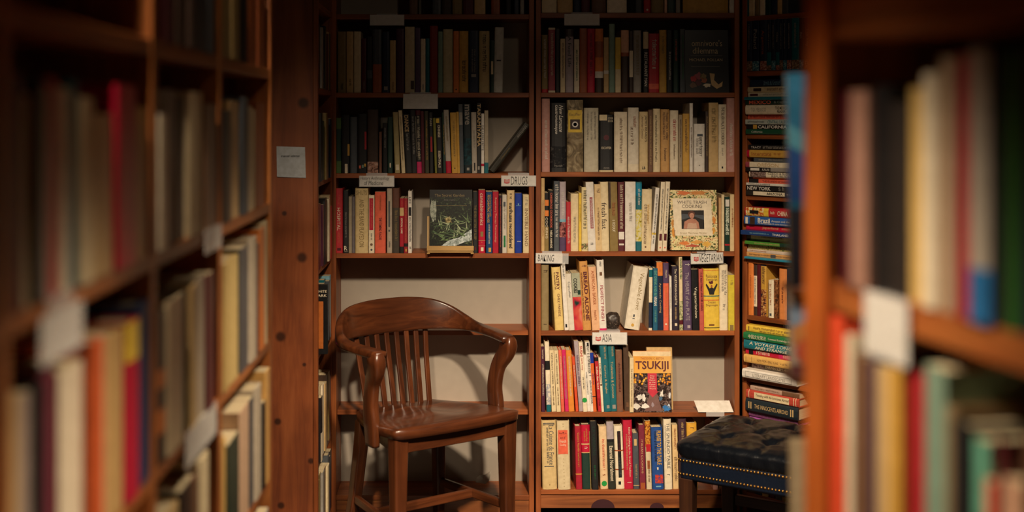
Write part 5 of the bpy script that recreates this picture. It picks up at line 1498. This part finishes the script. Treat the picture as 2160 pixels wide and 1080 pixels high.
LEA = leather('#07090d', '#0f131a', .27)
LEB = leather('#07101e', '#0c182a', .38)
SA, SB = .29, .225
btn = []
for r_i, yv in enumerate((-.115, 0, .115)):
    for k in range(-3, 4):
        xv = k * .16 + (.08 if r_i % 2 else 0)
        if abs(xv) < .25:
            btn.append((xv, yv))
segs_ = [(a, b_) for i, a in enumerate(btn) for b_ in btn[i + 1:] if .09 < math.hypot(a[0] - b_[0], a[1] - b_[1]) < .15]
# creases from the outer buttons down to the sides
for (x, y) in btn:
    if abs(y) > .1:
        segs_.append(((x, y), (x, math.copysign(.26, y))))
    if abs(x) > .18:
        segs_.append(((x, y), (math.copysign(.33, x), y)))


def seg_d(p, a, b_):
    ax, ay = b_[0] - a[0], b_[1] - a[1]
    t = max(0, min(1, ((p[0] - a[0]) * ax + (p[1] - a[1]) * ay) / (ax * ax + ay * ay)))
    return math.hypot(p[0] - a[0] - ax * t, p[1] - a[1] - ay * t)


prof_ = spline([(1.0, .408), (1.032, .422), (1.046, .443), (1.036, .463), (.99, .482), (.91, .495), (.8, .503), (.65, .509), (.5, .512), (.35, .514), (.2, .515), (.04, .515)], 4)
prof_ = [(a, .408 + (b_ - .408) * (1 if b_ < .445 else .445 / .445 * (.037 + (b_ - .445) * .55) / (b_ - .408))) for a, b_ in prof_]
out_ = rrect(SA * 2, SB * 2, .035, 8)
# refine the outline
fine_ = []
for i in range(len(out_)):
    a, b_ = out_[i], out_[(i + 1) % len(out_)]
    m_ = max(1, int(math.hypot(a[0] - b_[0], a[1] - b_[1]) / .008))
    fine_ += [(a[0] + (b_[0] - a[0]) * k / m_, a[1] + (b_[1] - a[1]) * k / m_) for k in range(m_)]
rings_ = []
for ri, (sc_, z_) in enumerate(prof_):
    ring = []
    for (x, y) in fine_:
        px_, py_ = x * sc_, y * sc_
        if sc_ > .93:
            k = 1 + .010 * mnoise.noise(Vector((x * 38, y * 38, z_ * 14))) * min(1, (z_ - .408) / .02)
            px_, py_ = px_ * k, py_ * k
        dz = 0
        if z_ > .452:
            fade = min(1, (z_ - .452) / .025)
            db = min(math.hypot(px_ - bx, py_ - by) for bx, by in btn)
            ds = min(seg_d((px_, py_), a, b_) for a, b_ in segs_)
            dz = fade * (.020 * math.exp(-(db / .026) ** 2) + .006 * math.exp(-(ds / .010) ** 2)) - fade * .004 * mnoise.noise(Vector((px_ * 30, py_ * 30, 0)))
        ring.append((px_, py_, z_ - dz))
    rings_.append(ring)
MB().rings(rings_).build('cushion', LEA, st, smooth=True, fix=True)
for bx, by in btn:
    MB().rings([[(bx + r0 * math.cos(2 * math.pi * i / 10), by + r0 * math.sin(2 * math.pi * i / 10), z_) for i in range(10)] for r0, z_ in ((.009, .457), (.008, .4615), (.004, .464))]).build('button', LEA, st, smooth=True)
mb = MB()
mb.rings([[(x * k, y * k, z_) for x, y in rrect(SA * 2, SB * 2, .02, 4)] for k, z_ in ((.99, .338), (1.0, .342), (1.0, .404), (.99, .41))])
mb.build('leather_band', LEB, st)
MB().box(-SA + .03, SA - .03, -SB + .03, SB - .03, .325, .338).build('seat_frame', wood('x', '#1e120c', '#2e1c12', '#3c2618'), st)
BR = plain('#b58a44', .28, 1.0, 'brass')
for zz in (.3535, .4005):
    mb = MB()
    per = []
    for (x0, y0), (x1, y1) in (((-SA + .008, -SB), (SA - .008, -SB)), ((SA, -SB + .008), (SA, SB - .008)), ((SA - .008, SB), (-SA + .008, SB)), ((-SA, SB - .008), (-SA, -SB + .008))):
        L_ = math.hypot(x1 - x0, y1 - y0)
        m_ = int(L_ / .0118)
        nx, ny = (y1 - y0) / L_, -(x1 - x0) / L_
        for k in range(m_ + 1):
            cx, cy = x0 + (x1 - x0) * k / m_, y0 + (y1 - y0) * k / m_
            tx, ty = (x1 - x0) / L_, (y1 - y0) / L_
            rr_ = []
            for r0, h0 in ((.0047, -.001), (.004, .0022), (.0018, .0036)):
                rr_.append([(cx + nx * h0 + tx * r0 * math.cos(math.pi / 4 * i), cy + ny * h0 + ty * r0 * math.cos(math.pi / 4 * i), zz + random.uniform(-.0002, .0002) + r0 * math.sin(math.pi / 4 * i)) for i in range(8)])
            mb.rings(rr_)
    o = mb.build('nail_trim', BR, st, smooth=True, fix=True)
    o['kind'] = 'stuff'
SWD = dict(dark='#22110a', mid='#3a2012', light='#4c2c18', rough=.4)
for sx in (-1, 1):
    for sy in (-1, 1):
        cx, cy = sx * (SA - .026), sy * (SB - .026)
        MB().hexa([(cx - .02, cy - .02, 0), (cx + .02, cy - .02, 0), (cx + .02, cy + .02, 0), (cx - .02, cy + .02, 0)], [(cx - .025, cy - .025, .3375), (cx + .025, cy - .025, .3375), (cx + .025, cy + .025, .3375), (cx - .025, cy + .025, .3375)]).build('leg', wood('z', **SWD), st, bevel=.002)
for sy in (-1, 1):
    MB().box(-SA + .05, SA - .05, sy * (SB - .026) - .011, sy * (SB - .026) + .011, .14, .178).build('stretcher', wood('x', **SWD), st, bevel=.002)
MB().box(-.012, .012, -SB + .04, SB - .04, .142, .176).build('stretcher', wood('y', **SWD), st, bevel=.002)

# ------------------------------------------------------------------ display rack just past the near bookcase's end
RY = 1.93
rk = empty('display_rack', (.62, RY, 0))
RW = wood('z', '#4a2814', '#6c3c1e', '#80492a')
for x in (-.02, .08):
    MB().box(x - .012, x + .012, .03, .055, 0, 1.66).build('post', RW, rk, bevel=.001)
TI = [(1.31, .343, .2), (1.166, .14, .2), (.80, .26, .2)]
for z_, h_, w_ in TI:
    MB().box(-.095, .105, -.012, .055, z_ - .012, z_).build('ledge', wood('x', '#4a2814', '#6c3c1e', '#80492a'), rk, bevel=.001)
MB().box(-.06, .12, -.02, .09, 0, .02).build('foot', RW, rk, bevel=.001)
tag(rk, 'narrow wooden rack of cover-out books peeping past the orange bookcase stile', 'display rack')


def rack_book(z_, h_, w_, col, label, x=-.098):
    r_ = empty('book', (.62 + x + w_ / 2, RY - .008, z_ + .001), (R(-4), 0, 0))
    MB().box(-w_ / 2, w_ / 2, 0, .0015, 0, h_).build('front_cover', paper(col, .35), r_)
    MB().box(-w_ / 2 + .001, w_ / 2 - .001, .0015, .0125, .001, h_ - .001).build('pages', pages_mat(), r_)
    MB().box(-w_ / 2, w_ / 2, .0125, .014, 0, h_).build('back_cover', paper(col, .35), r_)
    tag(r_, label, 'book')
    return r_


r_ = rack_book(1.31, .343, .2, '#0a3a52', 'blurred blue picture book with a pale diagonal at the top of the narrow rack')
art(r_, .2, .343, 'cover_sky', [(0, .4), (.3, .4), (.3, .62), (0, .72)], paper('#0f2c58', .35), 1)
art(r_, .2, .343, 'cover_diagonal', [(0, .66), (.35, .54), (.35, .64), (0, .76)], paper('#2e5a6a', .35), 2)
art(r_, .2, .343, 'cover_dark_band', [(0, .0), (1, .0), (1, .3), (.5, .36), (0, .36)], paper('#17161e', .35), 1)  # dark band printed across the lower cover
art(r_, .2, .343, 'cover_figure', blob(.26, .14, .1, .1, _q, 12, .2), paper('#8a7468', .35), 2)
art(r_, .2, .343, 'cover_cloud', blob(.27, .86, .1, .05, _q, 12, .2), paper('#1f5568', .35), 2)
r_ = rack_book(1.166, .14, .2, '#c8b4a4', 'blurred pale book with orange and coral cover patches low on the narrow rack')
art(r_, .2, .14, 'cover_patch', [(0, .55), (.3, .75), (.3, .95), (0, .8)], paper('#8fa4c0', .35), 1)
art(r_, .2, .14, 'cover_patch', [(.02, .35), (.35, .45), (.35, .75), (.02, .55)], paper('#d8945a', .35), 2)
art(r_, .2, .14, 'cover_patch', blob(.16, .28, .12, .16, _q, 14, .15), paper('#d8624e', .35), 3)
art(r_, .2, .14, 'cover_patch', [(0, 0), (.4, 0), (.4, .12), (0, .14)], paper('#7a4a4a', .35), 1)
r_ = rack_book(.80, .26, .2, '#e4cca4', 'blurred plain beige book on the lowest ledge of the narrow rack', x=-.093)

# crumpled scrap on the empty bottom shelf
rn = random.Random(12)
pts_ = [(-.03, 0, .004), (.01, -.008, .0), (.026, .004, .012), (.034, .012, .05), (.008, .006, .034), (-.012, .012, .03), (-.028, .008, .02), (.0, .0, .016), (.022, .01, .03)]
sc_ = MB().add(pts_, [(0, 1, 7), (1, 2, 7), (2, 8, 7), (2, 3, 8), (3, 4, 8), (4, 7, 8), (4, 5, 7), (5, 6, 7), (6, 0, 7)]).build('paper_scrap', paper('#a89e90', .7))
sc_.location = (xb_(1019) * 1.033, D + .155, LZ[6] + .001)
tag(sc_, 'crumpled scrap of paper on the bottom shelf behind the armchair', 'paper')

# ------------------------------------------------------------------ the books that hardly show, joined
bpy.context.view_layer.update()
jv, jf, jm, mats_ = [], [], [], []
for o in MINOR:
    kids = [c for c in o.children]
    for c in kids:
        me, mw = c.data, c.matrix_world
        if me.materials[0] not in mats_:
            mats_.append(me.materials[0])
        k = mats_.index(me.materials[0])
        n = len(jv)
        jv += [tuple(mw @ v.co) for v in me.vertices]
        for p in me.polygons:
            jf.append(tuple(i + n for i in p.vertices))
            jm.append(k)
    for c in kids:
        bpy.data.objects.remove(c)
    bpy.data.objects.remove(o)
me = bpy.data.meshes.new('books')
me.from_pydata(jv, [], jf)
for m in mats_:
    me.materials.append(m)
me.polygons.foreach_set('material_index', jm)
o = bpy.data.objects.new('background_books', me)
COL.objects.link(o)
tag(o, 'barely visible books along the darkest top shelves and the deepest rows', 'books', None, 'stuff')
